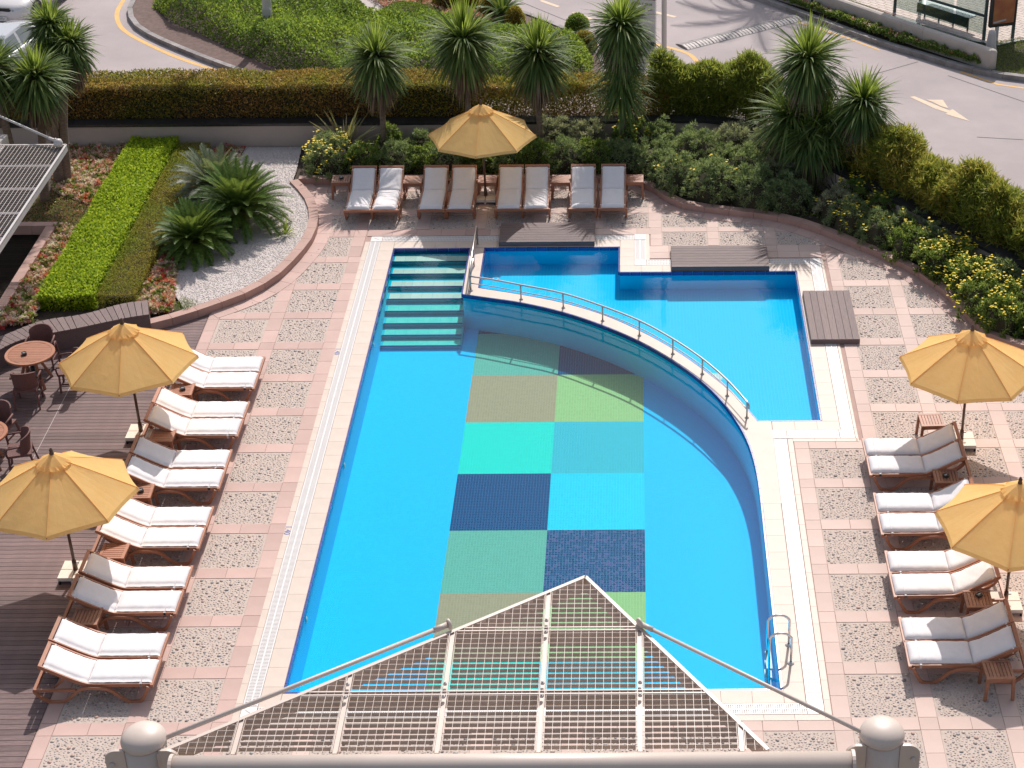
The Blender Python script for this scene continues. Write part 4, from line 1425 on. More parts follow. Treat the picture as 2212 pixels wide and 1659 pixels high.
G['cordytop'] = leafmat('young cordyline leaf', [(0, (0.083, 0.135, 0.019)), (.5, (0.165, 0.255, 0.033)), (1, (0.300, 0.390, 0.065))], trans=.45, rough=.55, spec=.25)
G['deadleaf'] = leafmat('dead hanging leaf', [(0, (.12, .065, .045)), (.5, (.21, .13, .09)), (1, (.34, .24, .17))], trans=.15, rough=.8)
G['cycad'] = leafmat('cycad leaflet', [(0, (0.033, 0.075, 0.016)), (.5, (0.075, 0.150, 0.023)), (1, (0.150, 0.225, 0.039))], trans=.25, rough=.5, spec=.3)
G['cycadgrey'] = leafmat('greyish cycad leaflet', [(0, (.09, .12, .075)), (.5, (.15, .18, .12)), (1, (.24, .26, .18))], trans=.25, rough=.5, spec=.3)
G['flax'] = leafmat('striped flax leaf', [(0, (.14, .13, .05)), (.5, (.32, .28, .13)), (.8, (.50, .43, .26)), (1, (.2, .12, .06))], trans=.25)
G['darkflax'] = leafmat('dark flax leaf', [(0, (.03, .03, .015)), (.5, (.07, .06, .03)), (1, (.12, .08, .05))], trans=.2)
G['begonia'] = leafmat('bedding flower petal', [(0, (.50, .02, .04)), (.30, (.68, .04, .06)), (.40, (.80, .38, .34)), (.52, (.85, .70, .60)), (.66, (.14, .20, .04)), (.85, (.22, .26, .06)), (1, (.25, .09, .04))], trans=.35, cells=9,
                       patch=[(0, (.82, .36, .32)), (.25, (.86, .72, .62)), (.45, (.88, .80, .70)), (.55, (.52, .04, .06)), (.64, (.16, .22, .04)), (.85, (.25, .30, .08)), (1, (.34, .12, .06))], pscale=2.2)
G['begonialow'] = leafmat('sparse bedding leaf', [(0, (.10, .13, .04)), (.4, (.17, .18, .06)), (.62, (.24, .20, .09)), (.7, (.55, .06, .06)), (.8, (.66, .34, .28)), (1, (.22, .19, .09))], trans=.3)
G['pinkflower'] = leafmat('pink bedding petal', [(0, (.62, .14, .17)), (.35, (.72, .32, .30)), (.6, (.78, .55, .45)), (.75, (.14, .15, .04)), (1, (.24, .12, .05))], trans=.3, cells=6)
G['daisy'] = mat('yellow daisy petal', (.72, .52, .015), (.80, .62, .03), 30, .7)
G['goldball'] = leafmat('golden clipped leaf', [(0, (.20, .13, .012)), (.5, (.40, .27, .03)), (1, (.55, .40, .07))], trans=.3)
G['ballgreen'] = leafmat('clipped ball leaf', [(0, (.05, .10, .008)), (.5, (.11, .19, .014)), (1, (.2, .28, .03))], trans=.3)

def box_cloud(x0, x1, y0, y1, z0, z1, dens, L_, W_, jitter=.05, top_extra=1.0, sag=None, ztop=None):
    """leaves over the clipped skin (top and four sides) of a hedge, following a gently uneven top"""
    parts = []
    def add(P, N_, n):
        D = unit(N_ * .55 + RNG.normal(size=(n, 3)) * .65 + np.array([0, 0, .15]))
        parts.append(leafquads(P, D, RNG.uniform(.7, 1.25, n) * L_, RNG.uniform(.7, 1.2, n) * W_))
    def tops(x, y):
        return ztop(x, y) if ztop else np.full(len(x), z1)
    n = int((x1 - x0) * (y1 - y0) * dens * top_extra)
    x, y = RNG.uniform(x0, x1, n), RNG.uniform(y0, y1, n)
    add(np.stack([x, y, tops(x, y) - abs(RNG.normal(size=n)) * jitter - .02], 1), np.tile([0, 0, 1.0], (n, 1)), n)
    for ax, val, nx in (('x', x0, -1), ('x', x1, 1), ('y', y0, -1), ('y', y1, 1)):
        l = (y1 - y0) if ax == 'x' else (x1 - x0)
        n = int(l * (z1 - z0) * dens)
        u = RNG.uniform(0, 1, n); v = RNG.uniform(0, 1, n)
        dpt = abs(RNG.normal(size=n)) * jitter + .02
        if ax == 'x':
            X = val - nx * dpt; Y = y0 + u * (y1 - y0); N_ = np.tile([nx, 0, .2], (n, 1)).astype(float)
        else:
            Y = val - nx * dpt; X = x0 + u * (x1 - x0); N_ = np.tile([0, nx, .2], (n, 1)).astype(float)
        zt = tops(X, Y)
        add(np.stack([X, Y, z0 + v * (zt - z0)], 1), N_, n)
    return parts
def hedge_core(x0, x1, y0, y1, z0, z1, inset=.12):
    return MB().box(x0 + inset, x1 - inset, y0 + inset, y1 - inset, z0, z1 - inset)
G['core'] = mat('hedge twigs', (.035, .03, .015), (.06, .05, .025), 20, 1.0)

def waves(seed, amp, f=1.3):
    p = np.random.default_rng(seed).uniform(0, 6, 6)
    return lambda x, y: amp * (np.sin(x * f + p[0]) + .7 * np.sin(y * f * 1.3 + p[1]) + .6 * np.sin(x * f * 2.3 + p[2]) + .45 * np.sin(x * f * 5.1 + y * 3 + p[3])) / 2

def hedge(name, label, x0, x1, y0, y1, z0, z1, dens, L_, W_, m, amp=.04, seed=1, jitter=.05, core=True, f=1.3):
    wv = waves(seed, amp, f)
    t = thing(name, label, 'hedge', ((x0 + x1) / 2, (y0 + y1) / 2, z0))
    V, Q = merge(box_cloud(x0, x1, y0, y1, z0, z1, dens, L_, W_, jitter, ztop=lambda x, y: z1 + wv(x, y)))
    V = V - np.array([(x0 + x1) / 2, (y0 + y1) / 2, z0])
    link('foliage', quadmesh('foliage', V, Q, m), t, kind='stuff')
    if core:
        hx, hy = (x1 - x0) / 2, (y1 - y0) / 2
        hedge_core(-hx, hx, -hy, hy, 0, z1 - z0 - amp).obj('twigs', 'core', t)
    return t
# clipped hedge rows on the left
hedge('clipped_hedge', 'bright lime green clipped hedge row running back to the wall', -13.52, -12.28, 35.95, 44.9, .05, .50, 1700, .07, .05, 'limeleaf', .05, 3, .04, f=2.1)
hedge('clipped_hedge', 'low olive brown clipped hedge strip beside the lime green row', -12.2, -11.35, 36.0, 44.6, .05, .44, 3000, .04, .018, 'oliveleaf', .012, 4, .02)
# big back hedge and its continuations
hedge('tall_hedge', 'long tall hedge turning yellow brown along the back wall', -19, -4.6, 45.42, 46.5, .62, 1.74, 1500, .075, .035, 'hedgeleaf', .06, 5, .07)
hedge('thin_hedge', 'thin see-through part of the back hedge between the palms', -4.6, .9, 45.45, 46.3, .62, 1.68, 2300, .085, .032, 'hedgeleaf', .07, 6, .14, core=False)

def tuft_hedge(name, label, path, half, z0, z1, n_tuft, m, seed, per=48, L_=.20, W_=.026):
    """loose bamboo-like hedge of many leafy tufts along a line"""
    rg = np.random.default_rng(seed)
    P = np.array(path); seg = np.linalg.norm(np.diff(P, axis=0), axis=1); cum = np.concatenate([[0], np.cumsum(seg)])
    parts = []; stems = MB()
    for k in range(n_tuft):
        s = rg.uniform(0, cum[-1]); i = min(np.searchsorted(cum, s, 'right') - 1, len(seg) - 1); u = (s - cum[i]) / seg[i]
        b = P[i] * (1 - u) + P[i + 1] * u; t = (P[i + 1] - P[i]) / seg[i]; nrm = np.array([-t[1], t[0]])
        o = rg.uniform(-half, half)
        lump = .22 * math.sin(s * 2.1 + seed) + .12 * math.sin(s * 5.3)
        edge = 1 - .35 * (abs(o) / half) ** 2
        z = z0 + (z1 - z0) * (1 - rg.uniform(0, 1) ** 1.6) * edge + lump * .6
        if rg.uniform() < .35: z = z0 + (z1 - z0) * edge + lump + rg.uniform(-.1, .1)
        c = np.array([b[0] + nrm[0] * o, b[1] + nrm[1] * o, z])
        D = unit(rg.normal(size=(per, 3)) + np.array([0, 0, .45]))
        parts.append(leafquads(np.tile(c, (per, 1)) + rg.normal(size=(per, 3)) * .05, D, rg.uniform(.6, 1.2, per) * L_, W_, .1))
        if k % 6 == 0: stems.tube([(b[0], b[1], z0), (c[0], c[1], z)], .008, 4, cap=False)
    cen = P.mean(0)
    t = thing(name, label, 'hedge', (cen[0], cen[1], z0))
    V, Q = merge(parts); V = V - np.array([cen[0], cen[1], z0])
    link('foliage', quadmesh('foliage', V, Q, m), t, kind='stuff')
    stems.v = [(x - cen[0], y - cen[1], z - z0) for x, y, z in stems.v]
    stems.obj('stems', 'core', t, kind='stuff')
    return t
tuft_hedge('bamboo_hedge', 'dense green feathery hedge right of the four back palms', [(.45, 46.0), (2.4, 45.85), (3.0, 45.5), (3.5, 44.9)], .55, .7, 2.0, 1150, 'hedgegreen', 2)
tuft_hedge('bamboo_hedge', 'feathery yellow green hedge curving behind the wall toward the right edge', [(4.9, 43.0), (5.4, 42.5), (6.4, 41.1), (7.4, 39.6), (8.3, 38.4), (9.2, 37.2), (10.5, 35.8)], .58, .55, 1.80, 2300, 'hedgegold', 3)

# shrubs --------------------------------------------------------------------
def shrub(name, label, x, y, r, h, m, seed, clumps=46, per=60, L_=.075, W_=.022, flowers=0, z0=.06, ry=None, group=None, flat=1.0):
    rg = np.random.default_rng(seed)
    ry = ry or r
    parts = []; fl = MB(); stems = MB()
    for k in range(clumps):
        a = rg.uniform(0, 2 * PI); e = math.asin(rg.uniform(0, 1) ** .8)
        q = rg.uniform(.72, 1.02) + .10 * math.sin(3 * a + seed)
        c = np.array([r * q * math.cos(e) * math.cos(a), ry * q * math.cos(e) * math.sin(a), .08 + h * q * math.sin(e) * .92])
        out = unit((c / np.array([r, ry, h]) + np.array([0, 0, .35]))[None])[0]
        D = unit(out[None] * .9 + rg.normal(size=(per, 3)) * .6)
        R_ = rg.uniform(.05, .10)
        parts.append(leafquads(c[None] + D * rg.uniform(0, R_, (per, 1)), D, rg.uniform(.7, 1.3, per) * L_, W_, .15))
        if k % 3 == 0: stems.tube([(0, 0, 0), tuple(c * .55), tuple(c)], .007, 4, cap=False)
        if k < flowers:
            f = c + out * (R_ + L_ * .9)
            if f[2] < h * .3: continue
            for _ in range(rg.integers(3, 8)):
                g_ = f + rg.normal(size=3) * .045
                n0 = len(fl.v); rr = rg.uniform(.018, .032)
                for j in range(7):
                    fl.v.append((g_[0] + rr * math.cos(j * 2 * PI / 7), g_[1] + rr * math.sin(j * 2 * PI / 7), g_[2] + .006 * (j % 2)))
                fl.v.append((g_[0], g_[1], g_[2] + .008))
                for j in range(7): fl.f.append((n0 + j, n0 + (j + 1) % 7, n0 + 7))
    t = thing(name, label, 'shrub', (x, y, z0), group=group)
    V, Q = merge(parts)
    link('foliage', quadmesh('foliage', V, Q, m), t, kind='stuff')
    stems.obj('stems', 'core', t, kind='stuff')
    MB().lathe([(r * .72, 0), (r * .62, h * .45), (r * .3, h * .68)], 10).obj('inner_twigs', 'core', t)
    if fl.v: fl.obj('flowers', 'daisy', t, kind='stuff')
    return t
BG, RG, SG = 'shrubs behind the back lounger row', 'grey green shrubs beside the big palms', 'flowering shrubs along the right kerb'
SHR = [
    (-7.95, 43.6, .72, .72, 'greyleaf', 60, 'rounded shrub topped with yellow flowers at the left end of the back bed', BG),
    (-7.1, 43.35, .55, .6, 'shrubgreen', 0, 'dark green shrub behind the leftmost loungers of the back row', BG),
    (-6.3, 43.5, .55, .62, 'greyleaf', 0, 'grey green shrub behind the first lounger pair of the back row', BG),
    (-5.55, 43.45, .5, .58, 'shrubgreen', 0, 'dark green shrub behind the first table gap of the back row', BG),
    (-4.85, 43.5, .55, .62, 'greyleaf', 0, 'grey green shrub left of the back umbrella, behind the second lounger pair', BG),
    (-4.1, 43.4, .5, .6, 'shrubgreen', 0, 'dark green shrub directly behind the back umbrella pole', BG),
    (-3.35, 43.45, .52, .6, 'greyleaf', 0, 'grey green shrub behind the left lounger of the third back pair', BG),
    (-2.6, 43.5, .55, .66, 'shrubgreen', 0, 'dark green shrub behind the right lounger of the third back pair', BG),
    (-1.85, 43.5, .55, .68, 'greyleaf', 0, 'grey green shrub behind the table between the third and fourth back pairs', BG),
    (-1.1, 43.5, .58, .68, 'shrubgreen', 0, 'dark green shrub behind the fourth back lounger pair', BG),
    (-.35, 43.4, .55, .66, 'greyleaf', 0, 'grey green shrub behind the rightmost back table', BG),
    (-2.15, 44.45, .5, .85, 'silverleaf', 0, 'silvery tall shrub against the wall beside the third palm trunk', BG),
    (-1.3, 44.4, .5, .82, 'silverleaf', 0, 'silvery tall shrub left of the tallest palm', BG),
    (-.1, 44.4, .55, .85, 'shrubgreen', 14, 'deep green shrub with few yellow flowers right of the tallest palm', BG),
    (-3.3, 44.4, .45, .7, 'shrubgreen', 0, 'green shrub at the wall half hidden by the back umbrella', BG),
    (-6.55, 44.35, .4, .75, 'shrubgreen', 0, 'upright light green shrub beside the leftmost palm trunk', BG),
    (-5.7, 44.35, .45, .6, 'greyleaf', 0, 'low grey shrub at the wall between the two left palms', BG),
    (.7, 44.3, .55, .8, 'greyleaf', 0, 'grey green shrub at the wall right of the fourth palm', RG),
    (.45, 43.2, .62, .75, 'greyleaf', 0, 'grey green shrub just right of the last back table', RG),
    (1.0, 42.3, .68, .75, 'greyleaf', 8, 'grey green shrub at the bend of the kerb near the back table', RG),
    (1.55, 43.5, .72, .88, 'greyleaf', 0, 'large grey green shrub in the middle of the right bed', RG),
    (1.95, 41.75, .72, .8, 'greyleaf', 6, 'large grey green shrub overhanging the kerb above the second platform', RG),
    (2.55, 43.7, .62, .95, 'silverleaf', 0, 'pale silvery shrub in front of the wall bend', RG),
    (2.75, 42.6, .7, .85, 'greyleaf', 0, 'grey green shrub between the pale shrubs and the kerb', RG),
    (2.95, 41.35, .7, .78, 'greyleaf', 0, 'grey green shrub over the kerb left of the big palm', RG),
    (3.35, 43.3, .55, .95, 'silverleaf', 0, 'pale silvery shrub touching the big double palm', RG),
    (3.6, 42.1, .6, .75, 'silverleaf', 0, 'dull silvery shrub at the foot of the big double palm', RG),
    (3.75, 41.05, .6, .68, 'greyleaf', 0, 'grey green shrub at the kerb below the big double palm', RG),
    (4.95, 40.45, .5, .6, 'silverleaf', 10, 'sparse silvery shrub with yellow flowers below the single trunk palm', SG),
    (5.45, 40.85, .52, .62, 'shrubgreen', 24, 'green shrub with yellow flowers around the single palm trunk', SG),
    (5.2, 39.75, .5, .6, 'greyleaf', 18, 'grey green shrub with yellow flowers at the kerb under the single palm', SG),
    (6.0, 40.1, .5, .62, 'shrubgreen', 22, 'green shrub with yellow flowers right of the single palm trunk', SG),
    (5.85, 39.1, .52, .58, 'greyleaf', 6, 'grey green shrub at the kerb between the two flowering groups', SG),
    (6.55, 39.2, .52, .6, 'greyleaf', 6, 'grey green shrub against the wall above the flowering group', SG),
    (6.45, 38.35, .52, .58, 'shrubgreen', 10, 'green shrub with few flowers at the kerb, upper part of the right bed', SG),
    (7.1, 38.35, .5, .6, 'greyleaf', 10, 'grey green shrub against the wall, upper part of the right bed', SG),
    (7.0, 37.45, .55, .62, 'shrubgreen', 40, 'green shrub thick with yellow daisies at the bend of the right kerb', SG),
    (7.65, 37.45, .5, .6, 'shrubgreen', 40, 'daisy covered shrub against the dark coping on the right', SG),
    (7.6, 36.55, .58, .64, 'shrubgreen', 46, 'shrub thick with yellow daisies in the middle of the right bed', SG),
    (8.3, 36.5, .5, .6, 'greyleaf', 16, 'grey green daisy shrub near the coping at the right edge', SG),
    (7.8, 35.6, .6, .66, 'shrubgreen', 46, 'daisy covered shrub behind the right umbrella, far one', SG),
    (8.55, 35.5, .55, .62, 'shrubgreen', 40, 'daisy covered shrub at the right edge above the umbrella', SG),
    (8.05, 34.8, .5, .6, 'shrubgreen', 26, 'dark green daisy shrub touching the right umbrella canopy', SG),
    (8.9, 34.6, .6, .62, 'shrubgreen', 20, 'dark green daisy shrub cut by the right edge of the photo', SG),
    (9.6, 35.3, .6, .6, 'shrubgreen', 20, 'daisy shrub just beyond the right edge by the coping', SG),
]
SHR.pop()
for i, (x, y, r, h, m, fl, lab, grp) in enumerate(SHR):
    fine_leaf = m in ('greyleaf', 'silverleaf')
    shrub('leafy_shrub', lab, x, y, r * 1.1, h * (1.3 if grp == SG else 1.22), m, i + 20, clumps=int(95 * (r / .55) ** 2), per=46, L_=.09 if fine_leaf else .08, W_=.017 if fine_leaf else .026, flowers=fl, group=grp)
shrub('dry_shrub', 'small dry red brown shrub in front of the wall bend', 2.05, 44.35, .32, .55, 'dryleaf', 77, clumps=24, per=40, L_=.10, W_=.016)

# strap-leaved plants ---------------------------------------------------------
def rosette(n, L_, W_, el0, el1, droop0, droop1, rg, base=(0, 0, 0), spread=.06, nseg=4):
    az = rg.uniform(0, 2 * PI, n)
    u = rg.uniform(0, 1, n)
    el = np.radians(el0 + (el1 - el0) * u)
    D = np.stack([np.cos(el) * np.cos(az), np.cos(el) * np.sin(az), np.sin(el)], 1)
    b = np.array(base)[None] + D * spread + np.array([0, 0, 1.0])[None] * (u[:, None] - .5) * spread * 3
    return straps(b, unit(D), L_ * rg.uniform(.62, 1.18, n), W_ * rg.uniform(.8, 1.15, n), (droop0 + (droop1 - droop0) * (1 - u)) * rg.uniform(.55, 1.35, n), nseg)
def cordyline(label, x, y, heads, trunk_r=.075, z0=.05, seed=1, clad=None, dead=True, group='cordyline palms'):
    """heads: (dx, dy, z, crown radius, top share)"""
    rg = np.random.default_rng(seed)
    t = thing('cordyline_palm', label, 'palm', (x, y, z0), group=group)
    for hi, (dx, dy, z, r) in enumerate(heads):
        z -= z0
        parts = [rosette(620, r * 1.15, .062, -30, 55, .75, 1.35, rg, (dx, dy, z), .07)]
        V, Q = merge(parts); link('crown', quadmesh('crown', V, Q, 'cordy'), t, kind='stuff')
        V, Q = rosette(110, r * 1.02, .052, 45, 88, .30, .12, rg, (dx, dy, z + .06), .05)
        link('young_leaves', quadmesh('young_leaves', V, Q, 'cordytop'), t, kind='stuff')
        if dead:
            V, Q = rosette(420, r * 1.0, .05, -80, -25, 1.0, 1.6, rg, (dx, dy, z - .24), .14)
            link('dead_leaves', quadmesh('dead_leaves', V, Q, 'deadleaf'), t, kind='stuff')
        bend = (dx * .5 + rg.normal() * .03, dy * .5 + rg.normal() * .03, z * .55)
        P = catmull([(0 if hi == 0 else dx * .25, 0 if hi == 0 else dy * .25, 0), bend, (dx, dy, z + .02)], 5)
        MB().tube(P, [trunk_r * (1.15 - .35 * i / (len(P) - 1)) for i in range(len(P))], 10).obj('trunk', 'bark', t, smooth=True)
    if clad:
        za, zb, r = clad
        parts = []
        for z in np.arange(za, zb, .17):
            parts.append(rosette(95, r * (1.05 - .12 * (z - za) / (zb - za)), .046, -35, 38, .8, 1.5, rg, (heads[0][0] * .8, heads[0][1] * .8, z - z0), .08))
        V, Q = merge(parts); link('trunk_leaves', quadmesh('trunk_leaves', V, Q, 'cordy'), t, kind='stuff')
    return t
cordyline('cordyline palm with the leftmost round crown of the four behind the loungers', -6.70, 44.3, [(0, 0, 2.80, .90)], seed=3)
cordyline('wide crowned cordyline palm rising behind the back umbrella', -4.43, 44.3, [(0, 0, 3.25, 1.06)], seed=4)
cordyline('cordyline palm with round crown between the umbrella palm and the tallest palm', -2.53, 44.3, [(0, 0, 2.85, .94)], seed=5)
cordyline('tallest cordyline palm, leafy from top to mid trunk', -.36, 44.3, [(0, 0, 3.62, .86)], seed=6, clad=(1.75, 3.4, .88))
cordyline('big cordyline palm with two tiers of crowns in the right bed', 4.3, 42.6, [(0, 0, 3.3, 1.0), (-.35, .1, 1.72, 1.0), (.5, -.15, 1.62, .98), (.05, -.3, 1.35, .9)], seed=7, trunk_r=.10)
cordyline('small cordyline palm on a bare single trunk in the right bed', 5.64, 41.95, [(0, 0, 2.42, .86)], seed=8, dead=True, trunk_r=.07)
LG = 'cordyline palms at the left edge'
cordyline('front cordyline palm of the left group, bright green crown leaning right over the canopy', -15.0, 41.6, [(.40, -.1, 3.40, .82)], seed=9, group=LG, trunk_r=.10)
cordyline('cordyline palm at the very left edge beside the canopy', -15.35, 41.1, [(-.25, .3, 3.65, .80)], seed=10, group=LG, trunk_r=.10)
cordyline('many-headed cordyline palm of the left group with brown dead leaves, in front of the cars', -14.95, 42.7, [(.28, .75, 4.05, .62), (.80, .45, 3.65, .64), (.3, .2, 3.2, .55)], seed=11, group=LG, trunk_r=.11)

def cycad(label, x, y, z0, nf, Lf, m, seed, trunk_h=.3):
    rg = np.random.default_rng(seed)
    t = thing('cycad', label, 'cycad', (x, y, z0), group='sago cycads in the gravel bed')
    MB().lathe([(.17, 0), (.19, trunk_h * .6), (.13, trunk_h), (.02, trunk_h + .06)], 12).obj('trunk', 'bark', t, smooth=True)
    # three frond meshes of different droop, shared by all fronds
    meshes = []
    for dr in (.7, 1.15, 1.7):
        n = 16; p = np.zeros(3); d = np.array([1.0, 0, .0]); pts = [p.copy()]; dirs = [d.copy()]
        for k in range(n):
            d = d + np.array([0, 0, -dr / n * (.4 + 1.2 * k / n)]); d /= np.linalg.norm(d); p = p + d * (Lf / n); pts.append(p.copy()); dirs.append(d.copy())
        V, Q = [], []
        def q4(a, b, c, e):
            i = len(V); V.extend([a, b, c, e]); Q.append((i, i + 1, i + 2, i + 3))
        for k in range(n):
            w_ = .012 * (1 - .7 * k / n); s = np.array([0, w_, 0])
            q4(pts[k] - s, pts[k] + s, pts[k + 1] + s * .9, pts[k + 1] - s * .9)
        for k in range(1, n * 3 + 1):
            f = k / (3 * n + .5); i = min(int(f * n), n - 1); u = f * n - i
            c = pts[i] * (1 - u) + pts[i + 1] * u; dd = dirs[i]; nn = np.cross(dd, [0, 1, 0]); nn = nn if nn[2] > 0 else -nn
            ll = Lf * .15 * math.sin(PI * min(1, .12 + f * .86)) ** .7
            for s in (-1, 1):
                ld = dd * .55 + np.array([0, s * .85, 0]) + nn * .38; ld /= np.linalg.norm(ld)
                w_ = dd * .015
                q4(c - w_, c + w_, c + ld * ll + w_ * .2 + np.array([0, 0, -.25 * ll * .3]), c + ld * ll - w_ * .2 + np.array([0, 0, -.25 * ll * .3]))
        meshes.append(quadmesh('frond', np.array(V), np.array(Q), m))
    for k in range(nf):
        u = (k + .5) / nf
        el = math.radians(82 - 74 * u ** 1.0); az = k * 2.39996 + rg.normal() * .1
        o = link('frond', meshes[0 if u < .3 else 1 if u < .65 else 2], t, (.05 * math.cos(az), .05 * math.sin(az), trunk_h + .02 - .06 * u))
        o.rotation_euler = (rg.normal() * .12, -el, az); s = rg.uniform(.88, 1.1); o.scale = (s, s, s)
    return t
cycad('large dark green cycad on the right of the gravel bed', -9.70, 40.15, .12, 120, 1.25, 'cycad', 1, .42)
cycad('dark green cycad nearest the clipped hedge and the bench', -10.55, 38.7, .12, 110, 1.05, 'cycad', 2, .3)
cycad('greyish cycad behind the two dark ones', -10.60, 41.6, .12, 80, 1.15, 'cycadgrey', 3, .35)
def flaxplant(label, x, y, n, L_, m, seed, W_=.035):
    rg = np.random.default_rng(seed)
    t = thing('flax_plant', label, 'plant', (x, y, .06))
    V, Q = rosette(n, L_, W_, 10, 85, .5, 1.3, rg, (0, 0, .05), .05)
    link('leaves', quadmesh('leaves', V, Q, m), t, kind='stuff'); return t
flaxplant('cream striped flax plant arching over the wall beside the leftmost palm', -7.75, 44.45, 95, 1.2, 'flax', 5, .10)
flaxplant('dark bronze flax plant at the foot of the double palm', 4.45, 41.3, 60, .75, 'darkflax', 6, .03)
flaxplant('second dark flax plant against the wall behind the single palm', 5.05, 41.5, 46, .7, 'darkflax', 8, .03)
flaxplant('small green strappy plant at the gravel edge beside the large cycad', -8.55, 39.6, 60, .4, 'cordytop', 9, .02)

# bedding flowers and ground cover -------------------------------------------
def bedding(name, label, cat, poly, z, n, h, m, L_=.05, W_=.04, parent_kind='stuff', lump=.5):
    P = scatter(poly, n)
    bump = .5 + .5 * np.sin(P[:, 0] * 9 + 1.3 * np.sin(P[:, 1] * 7)) * np.sin(P[:, 1] * 8.3)
    Z = z + h * (1 - lump + lump * bump) * RNG.uniform(.55, 1.0, n)
    D = unit(RNG.normal(size=(n, 3)) * .8 + np.array([0, 0, .7]))
    V, Q = leafquads(np.stack([P[:, 0], P[:, 1], Z], 1), D, RNG.uniform(.7, 1.3, n) * L_, RNG.uniform(.7, 1.2, n) * W_)
    o = link(name, quadmesh(name, V, Q, m), kind='stuff')
    return tag(o, label, cat, kind='stuff')
bedding('bedding_flowers', 'red, white and pink begonias between the lime hedge and the timber deck kerb', 'flowers', [(-14.4, 34.9), (-13.5, 35.2), (-13.55, 40.0), (-14.25, 40.0), (-14.2, 36.0)], .06, 13000, .26, 'begonia', .075, .055)
bedding('bedding_flowers', 'sparser red bedding flowers in the shade by the wall, left of the lime hedge', 'flowers', [(-14.9, 42.1), (-13.6, 41.2), (-13.58, 44.9), (-15.6, 44.9)], .06, 11000, .24, 'begonia', .075, .055)
bedding('bedding_plants', 'patchy green and red bedding plants between the left palms and the lime hedge', 'flowers', [(-15.6, 40.2), (-14.3, 40.1), (-13.58, 40.0), (-13.6, 41.3), (-14.9, 42.1), (-15.6, 42.2)], .06, 8000, .14, 'begonialow', .045, .03)
bedding('bedding_flowers', 'red and white begonias between the olive hedge strip and the gravel', 'flowers', [(-11.35, 36.0), (-10.9, 35.55), (-10.45, 35.75), (-10.62, 36.6), (-10.85, 38.0), (-11.3, 38.6)], .06, 8500, .24, 'begonia', .075, .055)
bedding('bedding_flowers', 'small patch of pink flowers between the cycads and the olive strip', 'flowers', [(-11.35, 41.8), (-11.0, 41.7), (-10.95, 42.6), (-11.3, 42.7)], .1, 700, .18, 'pinkflower')
bedding('bedding_flowers', 'dark red flowers at the wall behind the greyish cycad', 'flowers', [(-11.3, 43.9), (-10.5, 43.9), (-10.5, 44.9), (-11.3, 44.9)], .06, 1600, .22, 'begonia')
bedding('grass_edge', 'thin grassy weeds where the gravel meets the kerb', 'grass', [(-10.5, 35.75), (-10.15, 35.7), (-9.9, 36.0), (-10.4, 36.4)], .12, 500, .08, 'grass', .08, .008)
bedding('leaf_litter', 'low weedy green cover on the bed in front of the wall', 'ground cover', [(-8.6, 43.1), (0.2, 43.0), (1.2, 41.8), (3, 41), (4.6, 40.2), (6, 38.8), (7.2, 37.2), (7.9, 35), (9, 34.2), (9, 36), (8, 37.2), (6.1, 40), (4.6, 42.1), (3.2, 43.9), (2.3, 44.8), (-8.6, 44.8)], .06, 9000, .10, 'shrubgreen', .06, .03)
# ================================================================== STREET SIDE (road level z = .6)
ZR = .60
def ribbon(path, w, z, m, name, parent=None, step=None, gap=0.0, **kw):
    P = resample(path, step) if step else path
    A, B = offset(P, w / 2), offset(P, -w / 2); mb = MB()
    for i in range(len(P) - 1):
        if gap and i % 2: continue
        mb.quad((*A[i], z), (*B[i], z), (*B[i + 1], z), (*A[i + 1], z))
    return mb.obj(name, m, parent, **kw)
YL = catmull([(-16.3, 57.0), (-16.28, 55.6), (-16.2, 54.4), (-15.86, 53.3), (-15.38, 52.5), (-14.6, 51.6), (-13.5, 50.5), (-12.2, 49.45), (-10.6, 48.35)], 5)
YLr = ribbon(YL, .14, ZR + .004, 'yellow', 'yellow_line', road)
KB = catmull([(-15.98, 57.0), (-15.97, 55.6), (-15.85, 54.3), (-15.42, 53.15), (-14.85, 52.3), (-13.8, 51.2), (-12.1, 49.65), (-10.4, 48.3), (-9.2, 47.6), (-7.5, 47.2), (-3, 47.2), (-1.6, 47.5), (-.9, 48.3), (-.85, 49.6), (-1.3, 51.2), (-2.2, 52.6), (-3.4, 53.9), (-4.6, 55.0), (-6.2, 56.6)], 4)
def kerb_line(path, width, z0, z1, m, label, side, step=.85, setts=None):
    P = resample(path, step); Q = offset(P, width * side)
    root = thing('kerb', label, 'kerb', kind='structure')
    for i in range(len(P) - 1):
        a, b, c, d = Vector(P[i]), Vector(P[i + 1]), Vector(Q[i + 1]), Vector(Q[i])
        e = (b - a).normalized() * .006
        poly = [a + e, b - e, c - e, d + e]
        if (poly[1] - poly[0]).cross(poly[2] - poly[0]) < 0: poly = poly[::-1]
        MB().poly(poly, z0, z1).obj('kerb_stone', m, root)
    return root
kerb_line(KB, .16, ZR - .05, ZR + .14, 'kerbstone', 'dark kerb curving round the planted traffic island', 1 if offset(KB, 1)[10][0] > KB[10][0] else -1)
ISL = [p for p in offset(KB, .12 if offset(KB, 1)[10][0] > KB[10][0] else -.12)] + [(-9, 60), (-16, 60)]
isl = MB().poly(ISL, ZR + .10).obj('traffic_island', 'brickpave')
tag(isl, 'red brown paved rim and soil of the planted traffic island', 'island', kind='structure')
